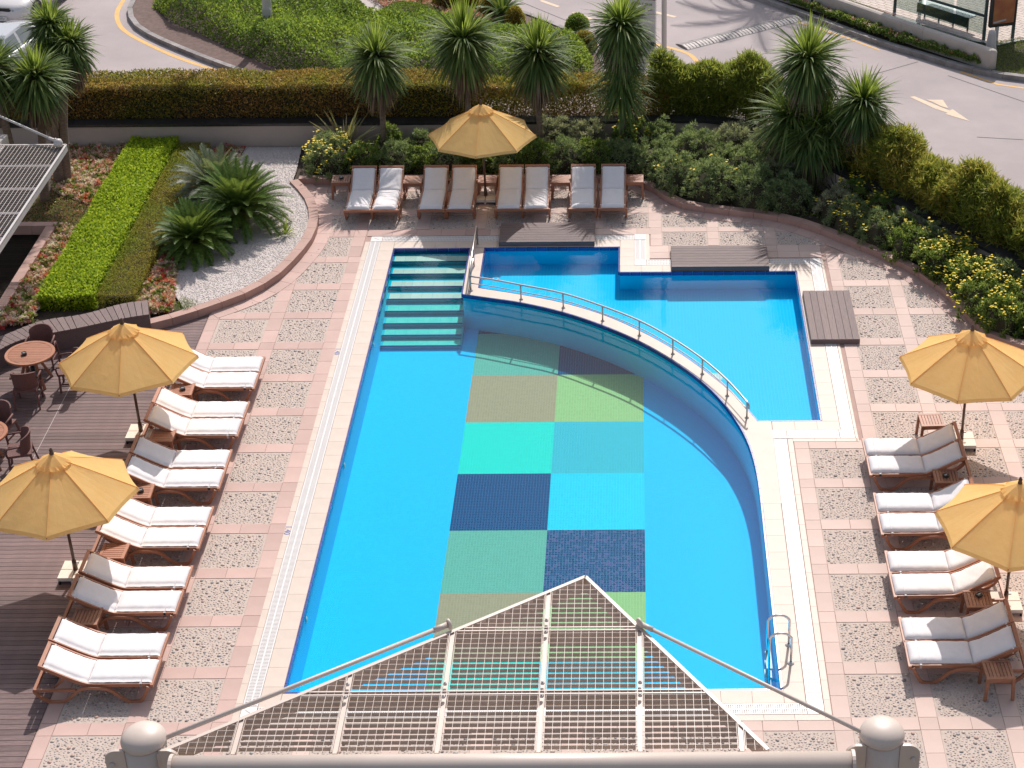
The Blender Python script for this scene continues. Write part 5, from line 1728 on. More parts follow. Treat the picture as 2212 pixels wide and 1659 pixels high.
# gravel wedge and flower bed on the island
gw = MB().poly([(-9.6, 56.2), (-8.7, 56.2), (-7.75, 54.1), (-7.6, 53.1), (-8.2, 53.0), (-9.2, 54.4)], ZR + .13).obj('white_gravel', 'gravel')
tag(gw, 'strip of white gravel crossing the traffic island', 'gravel', kind='structure')
bedding('bedding_flowers', 'pink and cream bedding flowers on the traffic island beside the white gravel', 'flowers', [(-8.9, 56), (-6.3, 55.8), (-5.3, 54.2), (-4.2, 52.6), (-5.2, 52.1), (-6.4, 52.75), (-7.75, 54.1)], ZR + .1, 9000, .22, 'pinkflower', .07, .05)
bedding('bedding_flowers', 'small pink flower patch between the second and third palms, on the island', 'flowers', [(-3.6, 51.4), (-2.9, 51.2), (-2.8, 51.8), (-3.4, 52.0)], ZR + .1, 900, .22, 'pinkflower', .07, .05)
def cover(label, poly, n, z0, h, m, seed, L_=.085, W_=.05, name='ground_cover'):
    MB().poly(poly, z0 + .006).obj('island_soil', 'soil', isl)
    wv = waves(seed, .22, 1.7); P = scatter(poly, n)
    # distance from the rim rounds the shoulder of the planting
    E = np.array([min((Vector(p) - Vector(a).lerp(Vector(b), max(0, min(1, (Vector(p) - Vector(a)).dot(Vector(b) - Vector(a)) / (Vector(b) - Vector(a)).length_squared)))).length for a, b in zip(poly, poly[1:] + poly[:1])) for p in P])
    sh = np.clip(E / .6, 0, 1); sh = 1 - (1 - sh) ** 2
    Z = z0 + (h + wv(P[:, 0], P[:, 1])) * sh * RNG.uniform(.75, 1.0, n) + .02
    D = unit(RNG.normal(size=(n, 3)) * .7 + np.array([0, 0, .6]))
    V, Q = leafquads(np.stack([P[:, 0], P[:, 1], Z], 1), D, RNG.uniform(.7, 1.3, n) * L_, RNG.uniform(.7, 1.2, n) * W_)
    o = link(name, quadmesh(name, V, Q, m), kind='stuff')
    return tag(o, label, 'ground cover', kind='stuff')
IV = [(-15.3, 57), (-15.1, 54.6), (-14.4, 53.4), (-13.0, 52.0), (-11.8, 50.7), (-10.3, 49.2), (-8.8, 48.0), (-7.4, 47.45), (-3, 47.45), (-1.3, 48.2), (-1.2, 49.5), (-1.6, 51.0), (-2.1, 50.6), (-3.2, 51.3), (-4.6, 51.9), (-6.3, 52.6), (-7.8, 53.0), (-9.3, 54.3), (-9.8, 57)]
cover('thick dark green ground cover shrubs filling the traffic island', IV, 62000, ZR + .1, .72, 'ivy', 4)
def ball(label, x, y, r, h, m, seed, L_=.06, W_=.035, n=2600, name='clipped_bush', group='clipped bushes on the traffic island'):
    rg = np.random.default_rng(seed)
    D = unit(rg.normal(size=(n, 3))); D[:, 2] = abs(D[:, 2]) * 1.0 - .15
    P = D * np.array([r, r, h]) * rg.uniform(.86, 1.0, (n, 1)) + np.array([0, 0, .15])
    LD = unit(D + rg.normal(size=(n, 3)) * .6)
    V, Q = leafquads(P, LD, rg.uniform(.7, 1.3, n) * L_, W_)
    t = thing(name, label, 'bush', (x, y, ZR + .1), group=group)
    link('foliage', quadmesh('foliage', V, Q, m), t, kind='stuff')
    MB().lathe([(r * .5, 0), (r * .8, h * .4), (r * .55, h * .75), (.02, h * .85)], 12).obj('inner_twigs', 'core', t)
ball('brown green clipped ball bush at the top edge by the flower bed', -5.9, 54.4, .42, .62, 'hedgeleaf', 1)
ball('golden clipped ball bush behind the second palm, left one', -5.2, 54.3, .40, .5, 'goldball', 2)
ball('golden clipped ball bush behind the second palm, right one', -4.5, 53.9, .34, .45, 'goldball', 3)
ball('golden topped ball bush between the second and third palms', -3.65, 52.6, .30, .58, 'goldball', 4)
ball('golden clipped ball bush right of the third palm', -1.5, 50.6, .34, .5, 'goldball', 5)
ball('bright green clipped ball bush beside the golden one right of the third palm', -1.85, 50.0, .42, .6, 'ballgreen', 6)
ball('dark green small bush beside the road right of the third palm', -1.75, 52.3, .35, .4, 'ivy', 7)
ball('wide green dome bush beside the white gravel', -7.0, 53.0, .95, .5, 'ballgreen', 8, n=5200)
ball('green dome bush left of the white gravel strip', -9.1, 53.6, .85, .5, 'ballgreen', 9, n=4600)
cycad('dark cycad on the traffic island behind the second palm', -4.1, 53.2, ZR + .1, 30, .8, 'cycad', 12, .2)

# lamp column, white flag pole, sign
lp = thing('lamp_column', 'thick grey lamp column standing in the island ground cover', 'lamp post', (-10.98, 51.95, ZR + .1))
MB().lathe([(.17, 0), (.17, .03), (.15, .04), (.135, 1.0), (.12, 4.5), (.085, 8.0)], 18).obj('shaft', 'greysteel', lp, smooth=True)
MB().box(-.13, .13, -.165, -.14, .5, .9).obj('access_door', 'greysteel', lp)
MB().beam((0, 0, 7.9), (0, 1.2, 8.3), .08, .08).obj('arm', 'greysteel', lp)
MB().lathe([(.04, 0), (.22, .05), (.2, .14), (.03, .2)], 14, (0, 1.3, 8.22)).obj('lamp_head', 'greysteel', lp, smooth=True)
fp = thing('flag_pole', 'tall slim white pole with a bolted foot beside the road', 'pole', (.83, 49.95, ZR))
MB().lathe([(.075, .12), (.075, 3.0), (.06, 7.5), (.02, 7.6)], 16).obj('shaft', 'white', fp, smooth=True)
MB().box(-.17, .17, -.17, .17, .085, .12).obj('foot_plate', 'greysteel', fp)
MB().box(-.14, .14, -.14, .14, 0, .084).obj('plinth', 'concrete', fp)
for i in (-1, 1):
    for j in (-1, 1):
        MB().lathe([(.025, .121), (.025, .15), (.012, .151), (.012, .18)], 8, (i * .13, j * .13, 0)).obj('bolt', 'chrome', fp)
sg = thing('sign_totem', 'grey sign totem with a maroon top half hidden behind the tallest palm', 'sign', (.1, 51.3, ZR), -.30)
MB().box(-.52, .52, -.07, .07, .12, 2.85).obj('panel', 'signgrey', sg)
MB().box(-.525, .525, -.075, .075, 1.42, 2.86).obj('top_band', 'maroon', sg)
MB().box(-.50, .50, -.10, .10, 0, .118).obj('base', 'greenmetal', sg)
textmesh('sabah / gece', .13, 'ink', 'lettering', sg, (.12, -.072, 1.29), (PI / 2, 0, 0))
textmesh('giriş için', .13, 'ink', 'lettering', sg, (.22, -.072, 1.13), (PI / 2, 0, 0))

# road markings, hump, kerb, low wall, lawn
for i, (x, y) in enumerate(((-2.7, 54.97), (-1.65, 53.83), (-3.75, 56.1), (.9, 53.9), (-.55, 52.7))):
    d = Vector((.70, -.72)) if i != 3 else Vector((.80, -.6)); n_ = Vector((-d.y, d.x)); c = Vector((x, y))
    q = [c - d * .42 - n_ * .07, c + d * .42 - n_ * .07, c + d * .42 + n_ * .07, c - d * .42 + n_ * .07]
    if (q[1] - q[0]).cross(q[2] - q[0]) < 0: q = q[::-1]
    MB().poly(q, ZR + .004).obj('lane_dash', 'paleyellow', road)
ribbon(catmull([(.1, 51.6), (1.0, 51.0), (1.45, 50.6), (1.68, 50.2), (1.85, 49.4), (1.9, 48.4)], 5), .14, ZR + .004, 'yellow', 'yellow_line', road)
def arrow_poly(pts):
    q = [Vector(p) for p in pts]
    if sum(q[i].cross(q[(i + 1) % len(q)]) for i in range(len(q))) < 0: q = q[::-1]
    return q
MB().poly(arrow_poly([(7.60, 47.02), (7.74, 47.06), (8.55, 46.02), (8.65, 46.12), (8.99, 45.26), (8.40, 45.78), (8.47, 45.86), (8.17, 46.16)]), ZR + .005).obj('lane_arrow', 'paleyellow', road)
MB().poly(arrow_poly([(8.02, 46.80), (8.48, 46.78), (8.55, 46.15), (8.36, 46.32), (8.18, 46.62)]), ZR + .009).obj('lane_arrow', 'paleyellow', road)
ribbon([(9.3, 48.9), (10.2, 47.9), (11.5, 47.35)], .10, ZR + .004, 'yellow', 'yellow_line', road)
ribbon([(4.9, 53.2), (6.3, 51.75), (7.2, 50.65)], .08, ZR + .004, 'yellow', 'yellow_line', road)
# slab joints of the concrete road
MT['crack'] = mat('road joint', (.13, .12, .12), rough=1.0)
for a, b in (((-4.5, 56.2), (-1.7, 52.9)), ((6.6, 48.6), (8.2, 49.7)), ((8.9, 48.6), (12.5, 44.6)), ((9.0, 44.2), (10.2, 44.0)), ((2.0, 47.9), (4.0, 47.0))):
    ribbon([a, b], .03, ZR + .0035, 'crack', 'road_joint', road)
hump = thing('speed_hump', 'grey and white worn speed hump across the road', 'speed hump', (0, 0, 0))
ha, hb = Vector((1.36, 51.02)), Vector((5.0, 53.5)); hd = (hb - ha).normalized(); hn = Vector((-hd.y, hd.x))
MT['humpw'] = mat('worn hump rubber', (.22, .20, .195), (.32, .29, .28), 5, .85)
MT['humps'] = mat('worn white hump paint', (.50, .45, .42), (.74, .66, .61), 7, .8)
nseg = 9
for i in range(nseg):
    a = ha.lerp(hb, i / nseg) + hd * .008; b = ha.lerp(hb, (i + 1) / nseg) - hd * .008
    mb = MB(); pr = [(-.33, .001), (-.2, .05), (0, .075), (.2, .05), (.33, .001)]
    for p in (a, b):
        for o, z in pr: mb.v.append((p.x + hn.x * o, p.y + hn.y * o, ZR + z))
    for k in range(4): mb.f.append((k, k + 5, k + 6, k + 1))
    mb.f += [(4, 3, 2, 1, 0), (5, 6, 7, 8, 9)]
    hb_ = mb.obj('hump_block', 'humpw', hump)
    st = MB(); L_ = (b - a).length
    for q in range(4):
        u0, u1 = (q + .12) / 4, (q + .78) / 4
        for o0, z0, o1, z1 in ((-.30, .012, -.2, .052), (-.2, .052, -.02, .074)):
            p0, p1 = a.lerp(b, u0), a.lerp(b, u1)
            st.quad((p0.x + hn.x * o0, p0.y + hn.y * o0, ZR + z0 + .004), (p1.x + hn.x * o0, p1.y + hn.y * o0, ZR + z0 + .004), (p1.x + hn.x * o1, p1.y + hn.y * o1, ZR + z1 + .004), (p0.x + hn.x * o1, p0.y + hn.y * o1, ZR + z1 + .004))
    st.obj('painted_stripes', 'humps', hb_, kind='stuff')
KR = catmull([(3.0, 56.2), (4.15, 54.7), (5.4, 53.2), (6.5, 51.85), (7.45, 50.75), (8.35, 49.9), (9.1, 49.15), (9.9, 48.55), (11.0, 48.05), (13, 47.5)], 4)
kerb_line(KR, .2, ZR - .05, ZR + .15, 'kerbstone', 'grey stone kerb along the far side of the road', 1 if offset(KR, 1)[8][0] > KR[8][0] else -1, .9)
sgn = 1 if offset(KR, 1)[8][0] > KR[8][0] else -1
GI = offset(KR, .15 * sgn)
ln = MB().poly(GI + [(40, 44), (60, 70), (4, 70)], ZR + .10).obj('verge', 'soil')
tag(ln, 'soil of the verge between the road kerb and the bus stop', 'verge', kind='structure')
LW = [(4.3, 54.0), (5.45, 52.75), (6.6, 51.5), (8.2, 49.85), (9.75, 48.5)]
LW = [(3.0, 56.6), (4.2, 55.3), (5.8, 53.75), (7.05, 52.3), (8.25, 50.85), (10.15, 48.8)]
lw = thing('low_wall', 'low rounded concrete wall between the road and the bus shelter', 'wall')
pts = resample(LW, .8)
for i in range(len(pts) - 1):
    a, b = Vector(pts[i]), Vector(pts[i + 1]); d = (b - a).normalized(); nn = Vector((-d.y, d.x))
    pr = [(-.13, -.1), (-.13, .62), (-.11, .68), (-.05, .71), (.05, .71), (.11, .68), (.13, .62), (.13, -.1)]
    mb = MB()
    for p in (a + d * .002, b - d * .002):
        for o, z in pr: mb.v.append((p.x + nn.x * o, p.y + nn.y * o, ZR + z))
    for k in range(7): mb.f.append((k, k + 8, k + 9, k + 1))
    mb.f += [tuple(range(7, -1, -1)), tuple(range(8, 16))]
    mb.obj('wall_section', 'concrete', lw)
MB().lathe([(.128, -.1), (.128, .62), (.10, .68), (.04, .708), (.001, .71)], 16, (*pts[-1], ZR)).obj('rounded_end', 'concrete', lw, smooth=True)
for q in (.33, .72):
    i = int(q * (len(pts) - 1)); a, b = Vector(pts[i]), Vector(pts[i + 1]); c = a.lerp(b, .5); d = (b - a).normalized(); nn = Vector((d.y, -d.x))
    if nn.y > 0: nn = -nn
    e = c + nn * .131
    f_ = MB().beam((e.x - d.x * .07, e.y - d.y * .07, ZR + .42), (e.x + d.x * .07, e.y + d.y * .07, ZR + .42), .012, .14).obj('step_light', 'greysteel', lw)
    e = c + nn * .138
    MB().beam((e.x - d.x * .045, e.y - d.y * .045, ZR + .42), (e.x + d.x * .045, e.y + d.y * .045, ZR + .42), .006, .09).obj('light_grille', 'darkplastic', f_)
strip = [p for p in offset(KR, .24 * sgn)[3:-9]] + [(9.9, 48.95), (8.2, 50.72), (7.0, 52.15), (5.7, 53.6), (4.1, 55.15), (3.0, 56.3)]
bedding('ground_cover', 'dark low bedding plants with scattered red flowers between kerb and low wall', 'ground cover', strip, ZR + .1, 15000, .34, 'shrubgreen', .08, .045)
bedding('bedding_flowers', 'scattered red flowers in the strip in front of the low wall', 'flowers', strip, ZR + .3, 900, .14, 'begonia', .06, .045)
bedding('lawn', 'small sunlit lawn right of the low wall end', 'lawn', [(10.1, 48.55), (13.5, 47.6), (14, 51), (11.3, 51.2), (10.5, 50.9), (10.2, 49.4)], ZR + .1, 16000, .06, 'grass', .06, .012)
bedding('lawn', 'small strip of lawn behind the low wall at the top edge', 'lawn', [(4.6, 55.6), (6.1, 53.9), (8.5, 50.95), (10.2, 49.1), (10.3, 50.6), (8.0, 53.0), (6.0, 56)], ZR + .1, 9000, .06, 'grass', .06, .012)
# bus stop paving and shelter
MT['herring'] = mat('pale block paving', (.52, .44, .39), (.62, .53, .47), 3, .9, rand=.05, fine=.05)
PAVE = [(6.4, 55.2), (8.1, 53.2), (9.4, 51.8), (10.5, 50.75), (11.4, 51.25), (14.5, 51.6), (16, 58), (6, 58)]
pv = MB().poly(PAVE, ZR + .11).obj('bus_stop_pavement', 'joint')
tag(pv, 'pale block paving under the bus shelter', 'pavement', kind='structure')
du = Vector((.70, -.71)); dv = Vector((.71, .70)); blocks = []
mb = MB()
for i in range(-30, 30):
    for j in range(-30, 40):
        c = Vector((9.5, 53.5)) + du * (i * .32 + (j % 2) * .16) + dv * (j * .17)
        if not inside(c.x, c.y, PAVE) or c.y > 57 or c.x > 13.6: continue
        q = [c - du * .152 - dv * .078, c + du * .152 - dv * .078, c + du * .152 + dv * .078, c - du * .152 + dv * .078]
        if (q[1] - q[0]).cross(q[2] - q[0]) < 0: q = q[::-1]
        blocks.append((camdist(c.x, c.y), q, c))
blocks.sort(key=lambda b: b[0])
bm_ = None
for k, (dist, q, c) in enumerate(blocks):
    if k < 300:
        if bm_ is None:
            bm_ = MB().poly([v - c for v in q], -.01, 0).mesh('paving_block', 'herring')
        link('paving_block', bm_, pv, (c.x, c.y, ZR + .12))
    else:
        mb.poly(q, ZR + .1105, ZR + .12)
if mb.v: mb.obj('paving_blocks_beyond', 'herring', pv, kind='stuff')
kerb_line([(6.3, 54.9), (8.05, 53.05), (9.4, 51.65), (10.5, 50.6), (11.4, 51.1), (14, 51.4)], .10, ZR + .02, ZR + .16, 'greenmetal', 'dark edging round the bus stop paving', -1, .9)
bs = thing('bus_shelter', 'glass bus shelter with dark posts, a grey rail and an orange poster case', 'bus shelter')
Z0 = ZR + .12
A_, B_, D_ = Vector((8.0, 53.65)), Vector((10.33, 51.16)), Vector((11.22, 51.34))
for p in (A_, B_, D_, Vector((8.9, 54.4))):
    MB().beam((p.x, p.y, Z0), (p.x, p.y, Z0 + 2.5), .09, .09, up=(0, 1, 0)).obj('post', 'greenmetal', bs)
MB().tube([(A_.x - .3, A_.y + .33, Z0 + .72), (B_.x, B_.y, Z0 + .72)], .045, 8).obj('rail', 'greenmetal', bs, smooth=True)
for k in range(3):
    a = A_.lerp(B_, (k + .04) / 3); b = A_.lerp(B_, (k + .96) / 3)
    gdir = Vector((-(b - a).y, (b - a).x)).normalized() * .005
    mbg = MB().poly([a - gdir, b - gdir, b + gdir, a + gdir], Z0 + .15, Z0 + 2.3)
    mbg.obj('glass_pane', 'glass', bs)
MB().poly([A_ + Vector((-.4, .1)), B_ + Vector((.05, -.25)), D_ + Vector((.35, .1)), Vector((11.8, 52.6)), Vector((9.4, 55.2))], Z0 + 2.5, Z0 + 2.62).obj('roof', 'greenmetal', bs)
be = thing('shelter_bench', 'pale metal bench with dark back board inside the bus shelter', 'bench')
ba, bb = Vector((8.62, 53.2)), Vector((9.95, 51.75)); bd = (bb - ba).normalized(); bn = Vector((-bd.y, bd.x)); bn = bn if bn.y > 0 else -bn
MB().poly([ba, bb, bb + bn * .38, ba + bn * .38] if (bb - ba).cross(bn) > 0 else [ba + bn * .38, bb + bn * .38, bb, ba], Z0 + .42, Z0 + .46).obj('seat', 'benchmetal', be)
MB().beam((ba.x, ba.y, Z0 + .30), (bb.x, bb.y, Z0 + .30), .03, .30).obj('front_board', 'greenmetal', be)
for f in (.08, .36, .64, .92):
    p = ba.lerp(bb, f) + bn * .19
    MB().beam((p.x, p.y, Z0), (p.x, p.y, Z0 + .42), .05, .05, up=(0, 1, 0)).obj('leg', 'greenmetal', be)
# poster case
pc = thing('poster_case', 'tall illuminated style poster case with an orange brown abstract poster', 'poster')
pa, pb = Vector((10.42, 50.98)), Vector((11.20, 51.22)); pd_ = (pb - pa).normalized(); pn = Vector((pd_.y, -pd_.x))
MB().beam((pa.x, pa.y, Z0 + 1.40), (pb.x, pb.y, Z0 + 1.40), .14, 1.9).obj('case', 'darkplastic', pc)
MT['poster'] = mat('orange printed poster', (.36, .10, .05), (.50, .19, .07), 2.2, .4, detail=6, coat=.5)
MT['posterblob'] = mat('pale print', (.42, .36, .26), (.22, .20, .16), 9, .4, coat=.5)
e1, e2 = pa.lerp(pb, .08) + pn * .075, pa.lerp(pb, .92) + pn * .075
ps = MB().quad((e1.x, e1.y, Z0 + .55), (e2.x, e2.y, Z0 + .55), (e2.x, e2.y, Z0 + 2.28), (e1.x, e1.y, Z0 + 2.28)).obj('poster', 'poster', pc)
def blob(cx, cz, rx, rz, m, off):
    mbb = MB(); c0 = pa.lerp(pb, cx) + pn * off; k = 18
    for i in range(k):
        a = 2 * PI * i / k; r = 1 + .15 * math.sin(3 * a + cz * 7)
        q = c0 + pd_ * (rx * r * math.cos(a)); mbb.v.append((q.x, q.y, Z0 + cz + rz * r * math.sin(a)))
    mbb.f.append(tuple(range(k))); mbb.obj('print_shape', m, ps)
blob(.66, 1.62, .12, .16, 'posterblob', .079); blob(.66, 1.60, .06, .08, 'greysteel', .082); blob(.3, 1.95, .2, .12, 'darkplastic', .078)
e1, e2 = pa.lerp(pb, .1) + pn * .09, pa.lerp(pb, .6) + pn * .09
MB().beam((e1.x, e1.y, Z0 + .60), (e2.x, e2.y, Z0 + .66), .02, .05).obj('case_handle', 'greysteel', pc)
MB().beam((pa.x + .25, pa.y + .05, Z0), (pa.x + .25, pa.y + .05, Z0 + .46), .10, .10, up=(0, 1, 0)).obj('foot', 'greysteel', pc)
tp = thing('tapered_bollard', 'pale grey tapered stone bollard behind the end of the low wall', 'bollard', (10.28, 49.75, ZR + .1))
MB().lathe([(.19, 0), (.17, .2), (.11, .75), (.10, .8), (.001, .81)], 14).obj('shaft', 'greysteel', tp, smooth=True)

# palm standing beyond the top of the picture; its frond shadow falls on the road
pt = thing('date_palm', 'tall feathery palm standing beyond the road, throwing a frond shadow', 'palm', (4.9, 60.6, ZR))
MB().tube([(0, 0, 0), (.1, 0, 3), (0, .1, 6.4)], [.26, .22, .2], 12).obj('trunk', 'bark', pt, smooth=True)
fm = []
n = 14; p = np.zeros(3); d = np.array([1.0, 0, .35]); d /= np.linalg.norm(d); PTS = [p.copy()]; DD = [d.copy()]
for k in range(n):
    d = d + np.array([0, 0, -.11]); d /= np.linalg.norm(d); p = p + d * .21; PTS.append(p.copy()); DD.append(d.copy())
V, Q = [], []
for k in range(1, 2 * n):
    f = k / (2 * n); i = min(int(f * n), n - 1); u = f * n - i; c = PTS[i] * (1 - u) + PTS[i + 1] * u; dd = DD[i]
    for s in (-1, 1):
        ld = dd * .7 + np.array([0, s * .7, -.15]); ld /= np.linalg.norm(ld); ll = .55 * math.sin(PI * min(1, .15 + .85 * f)) ** .6
        w_ = dd * .03; i0 = len(V); V += [c - w_, c + w_, c + ld * ll + w_ * .1, c + ld * ll - w_ * .1]; Q.append((i0, i0 + 1, i0 + 2, i0 + 3))
for k in range(n):
    i0 = len(V); s = np.array([0, .03, 0]); V += [PTS[k] - s, PTS[k] + s, PTS[k + 1] + s, PTS[k + 1] - s]; Q.append((i0, i0 + 1, i0 + 2, i0 + 3))
fmesh = quadmesh('frond', np.array(V), np.array(Q), 'cycad')
for k in range(26):
    o = link('frond', fmesh, pt, (0, .1, 6.4)); o.rotation_euler = (0, math.radians(-50 + 75 * (k / 26)), k * 2.4)

# ------------------------------------------------------------------ cars
def car(label, loc, rotz, paint, wagon=False):
    """hatchback, front towards -y, 4.2 m long, 1.76 m wide"""
    t = thing('parked_car', label, 'car', loc, rotz, group='parked cars at the left edge')
    # stations along y: (y, half width, sill z, shoulder z, crown z)
    ST = [(-2.08, .60, .30, .56, .60), (-2.02, .74, .24, .66, .70), (-1.85, .83, .20, .72, .78), (-1.5, .87, .18, .78, .88), (-.9, .88, .18, .86, .99), (-.55, .88, .18, .90, 1.02),
          (.6, .885, .18, .94, 1.0), (1.4, .87, .18, .96, 1.0), (1.85, .84, .22, .92, .98), (2.05, .76, .28, .84, .90), (2.10, .66, .32, .74, .78)]
    mb = MB(); m = 12
    for y, w, a, b, c in ST:
        sec = [(-w * .86, a), (-w * .97, a + .08), (-w, (a + b) / 2), (-w * .985, b - .04), (-w * .93, b + .02), (-w * .6, c - .02), (0, c)]
        sec = sec + [(-x, z) for x, z in sec[-2::-1]]
        mb.v += [(x, y, z) for x, z in sec]
    k = 13
    for i in range(len(ST) - 1):
        for j in range(k - 1):
            p = i * k + j; mb.f.append((p, p + 1, p + k + 1, p + k))
        mb.f.append((i * k + k - 1, i * k, i * k + k, i * k + 2 * k - 1))
    mb.f += [tuple(range(k))[::-1], tuple((len(ST) - 1) * k + j for j in range(k))]
    mb.obj('body', paint, t, smooth=True)
    # cabin
    cb = MB()
    low = [(-.80, -.62, .985), (.80, -.62, .985), (.80, 2.0, .95), (-.80, 2.0, .95)]
    top = [(-.60, .18, 1.42), (.60, .18, 1.42), (.58, 1.12, 1.40), (-.58, 1.12, 1.40)]
    mid = [(-.63, .10, 1.37), (.63, .10, 1.37), (.61, 1.25, 1.36), (-.61, 1.25, 1.36)]
    cb.v = low + mid + top
    for k2 in range(4):
        j = (k2 + 1) % 4
        cb.f += [(k2, j, 4 + j, 4 + k2), (4 + k2, 4 + j, 8 + j, 8 + k2)]
    cb.f.append((8, 9, 10, 11))
    cb.obj('roof', paint, t)
    def pane(name, q, off):
        c = sum((Vector(p) for p in q), Vector()) / 4
        nrm = (Vector(q[1]) - Vector(q[0])).cross(Vector(q[2]) - Vector(q[0])).normalized()
        if nrm.dot(c - Vector((0, .6, 1.1))) < 0: nrm = -nrm
        MB().quad(*[tuple(c + (Vector(p) - c) * .90 + nrm * off) for p in q]).obj(name, 'carglass', t)
    L4 = [Vector(p) for p in low]; M4 = [Vector(p) for p in mid]
    pane('windscreen', [L4[0], L4[1], M4[1], M4[0]], .006)
    pane('rear_window', [L4[2], L4[3], M4[3], M4[2]], .006)
    for s, (i, j) in ((1, (1, 2)), (-1, (3, 0))):
        a, b, c, d = L4[i], L4[j], M4[j], M4[i]
        pane('side_window', [a, a.lerp(b, .48), d.lerp(c, .48), d], .006); pane('side_window', [a.lerp(b, .5), b, c, d.lerp(c, .5)][:4] if True else None, .006)
    for s in (-1, 1):
        hl = MB()
        for (x, y, z) in ((.30, -2.045, .60), (.42, -2.05, .55), (.68, -1.93, .56), (.80, -1.72, .66), (.80, -1.55, .77), (.62, -1.84, .73), (.42, -2.0, .67)):
            hl.v.append((s * x, y - .012, z + .01))
        for (x, y, z) in ((.30, -2.045, .60), (.42, -2.05, .55), (.68, -1.93, .56), (.80, -1.72, .66), (.80, -1.55, .77), (.62, -1.84, .73), (.42, -2.0, .67)):
            hl.v.append((s * x * .97, y + .1, z - .02))
        hl.f = [tuple(range(7))] + [(i, (i + 1) % 7, 7 + (i + 1) % 7, 7 + i) for i in range(7)]
        h = hl.obj('headlight', 'darkplastic', t)
        for (x, y, z, r) in ((.46, -2.03, .62, .045), (.64, -1.93, .65, .055)):
            b_ = MB().lathe([(r, 0), (r * .8, .02), (.001, .03)], 12).obj('lens', 'lens', h, smooth=True)
            b_.location = (s * x, y - .01, z); b_.rotation_euler = (PI / 2 - .5, 0, s * .35)
        tl = MB().box(s * .72 - .12, s * .72 + .12, 1.96, 2.09, .66, .90).obj('tail_light', 'maroon', t)
        MB().beam((s * .90, -.42, 1.0), (s * 1.03, -.42, 1.02), .10, .12).obj('door_mirror', paint, t)
        for yy in (-1.32, 1.28):
            wx = s * .80
            tyre = MB().lathe([(.20, -.10), (.31, -.10), (.325, -.07), (.325, .07), (.31, .10), (.20, .10)], 24).obj('wheel', 'black', t, smooth=False)
            tyre.location = (wx, yy, .325); tyre.rotation_euler = (0, PI / 2, 0)
            rim = MB().lathe([(.21, -.06), (.21, .085), (.19, .06), (.06, .05), (.05, .075), (.001, .078)], 20)
            for q in range(5):
                a = 2 * PI * q / 5
                rim.beam((.05 * math.cos(a), .05 * math.sin(a), .085), (.20 * math.cos(a), .20 * math.sin(a), .092), .05, .03)
            r_ = rim.obj('rim', 'chrome', tyre)
            if s < 0: r_.rotation_euler = (PI, 0, 0)
            arch = MB(); kk = 14
            for q in range(kk + 1):
                a = PI * q / kk
                for rr in (.33, .40): arch.v.append((s * .888, yy + rr * math.cos(a), .33 + rr * math.sin(a)))
            for q in range(kk): arch.f.append((2 * q, 2 * q + 1, 2 * q + 3, 2 * q + 2))
            arch.obj('wheel_arch', 'black', t)
    gr = MB(); 
    gp = [(-.34, .70), (-.40, .62), (-.26, .53), (.26, .53), (.40, .62), (.34, .70)]
    for x, z in gp: gr.v.append((x, -2.095 + .06 * abs(x), z))
    for x, z in gp: gr.v.append((x, -2.02, z))
    gr.f = [tuple(range(6))] + [(i, (i + 1) % 6, 6 + (i + 1) % 6, 6 + i) for i in range(6)]
    g_ = gr.obj('grille', 'black', t)
    em = MB().box(-.055, .055, -2.112, -2.096, .575, .665).obj('emblem', 'chrome', g_)
    sx = MB()
    sx.tube([(.03, -2.114, .645), (-.03, -2.114, .642), (-.03, -2.114, .625), (.03, -2.114, .615), (.03, -2.114, .598), (-.03, -2.114, .595)], .006, 5).obj('emblem_curve', 'darkplastic', g_)
    MB().box(-.62, .62, -2.06, -1.98, .20, .30).obj('lower_intake', 'black', t)
    pl = MB().box(-.26, .26, -2.125, -2.113, .33, .44).obj('number_plate', 'plate', t)
    textmesh('34 EF 3721', .085, 'ink', 'plate_lettering', pl, (0, -2.1265, .385), (PI / 2, 0, 0))
    MB().beam((-.885, -.9, .2), (-.885, .95, .2), .03, .12).beam((.885, -.9, .2), (.885, .95, .2), .03, .12).obj('sill', 'black', t)
    MB().tube([(0, 1.0, 1.405), (0, 1.16, 1.60)], .008, 6).obj('aerial', 'black', t)
    return t
car('white hatchback with dark grille and chrome emblem, facing the camera at the top left', (-19.08, 54.95, ZR), -.13, 'carwhite')
c2 = car('dark car with pale reflecting roof and rear window behind the left palms', (-18.1, 49.75, ZR), PI - .15, 'carsilver')
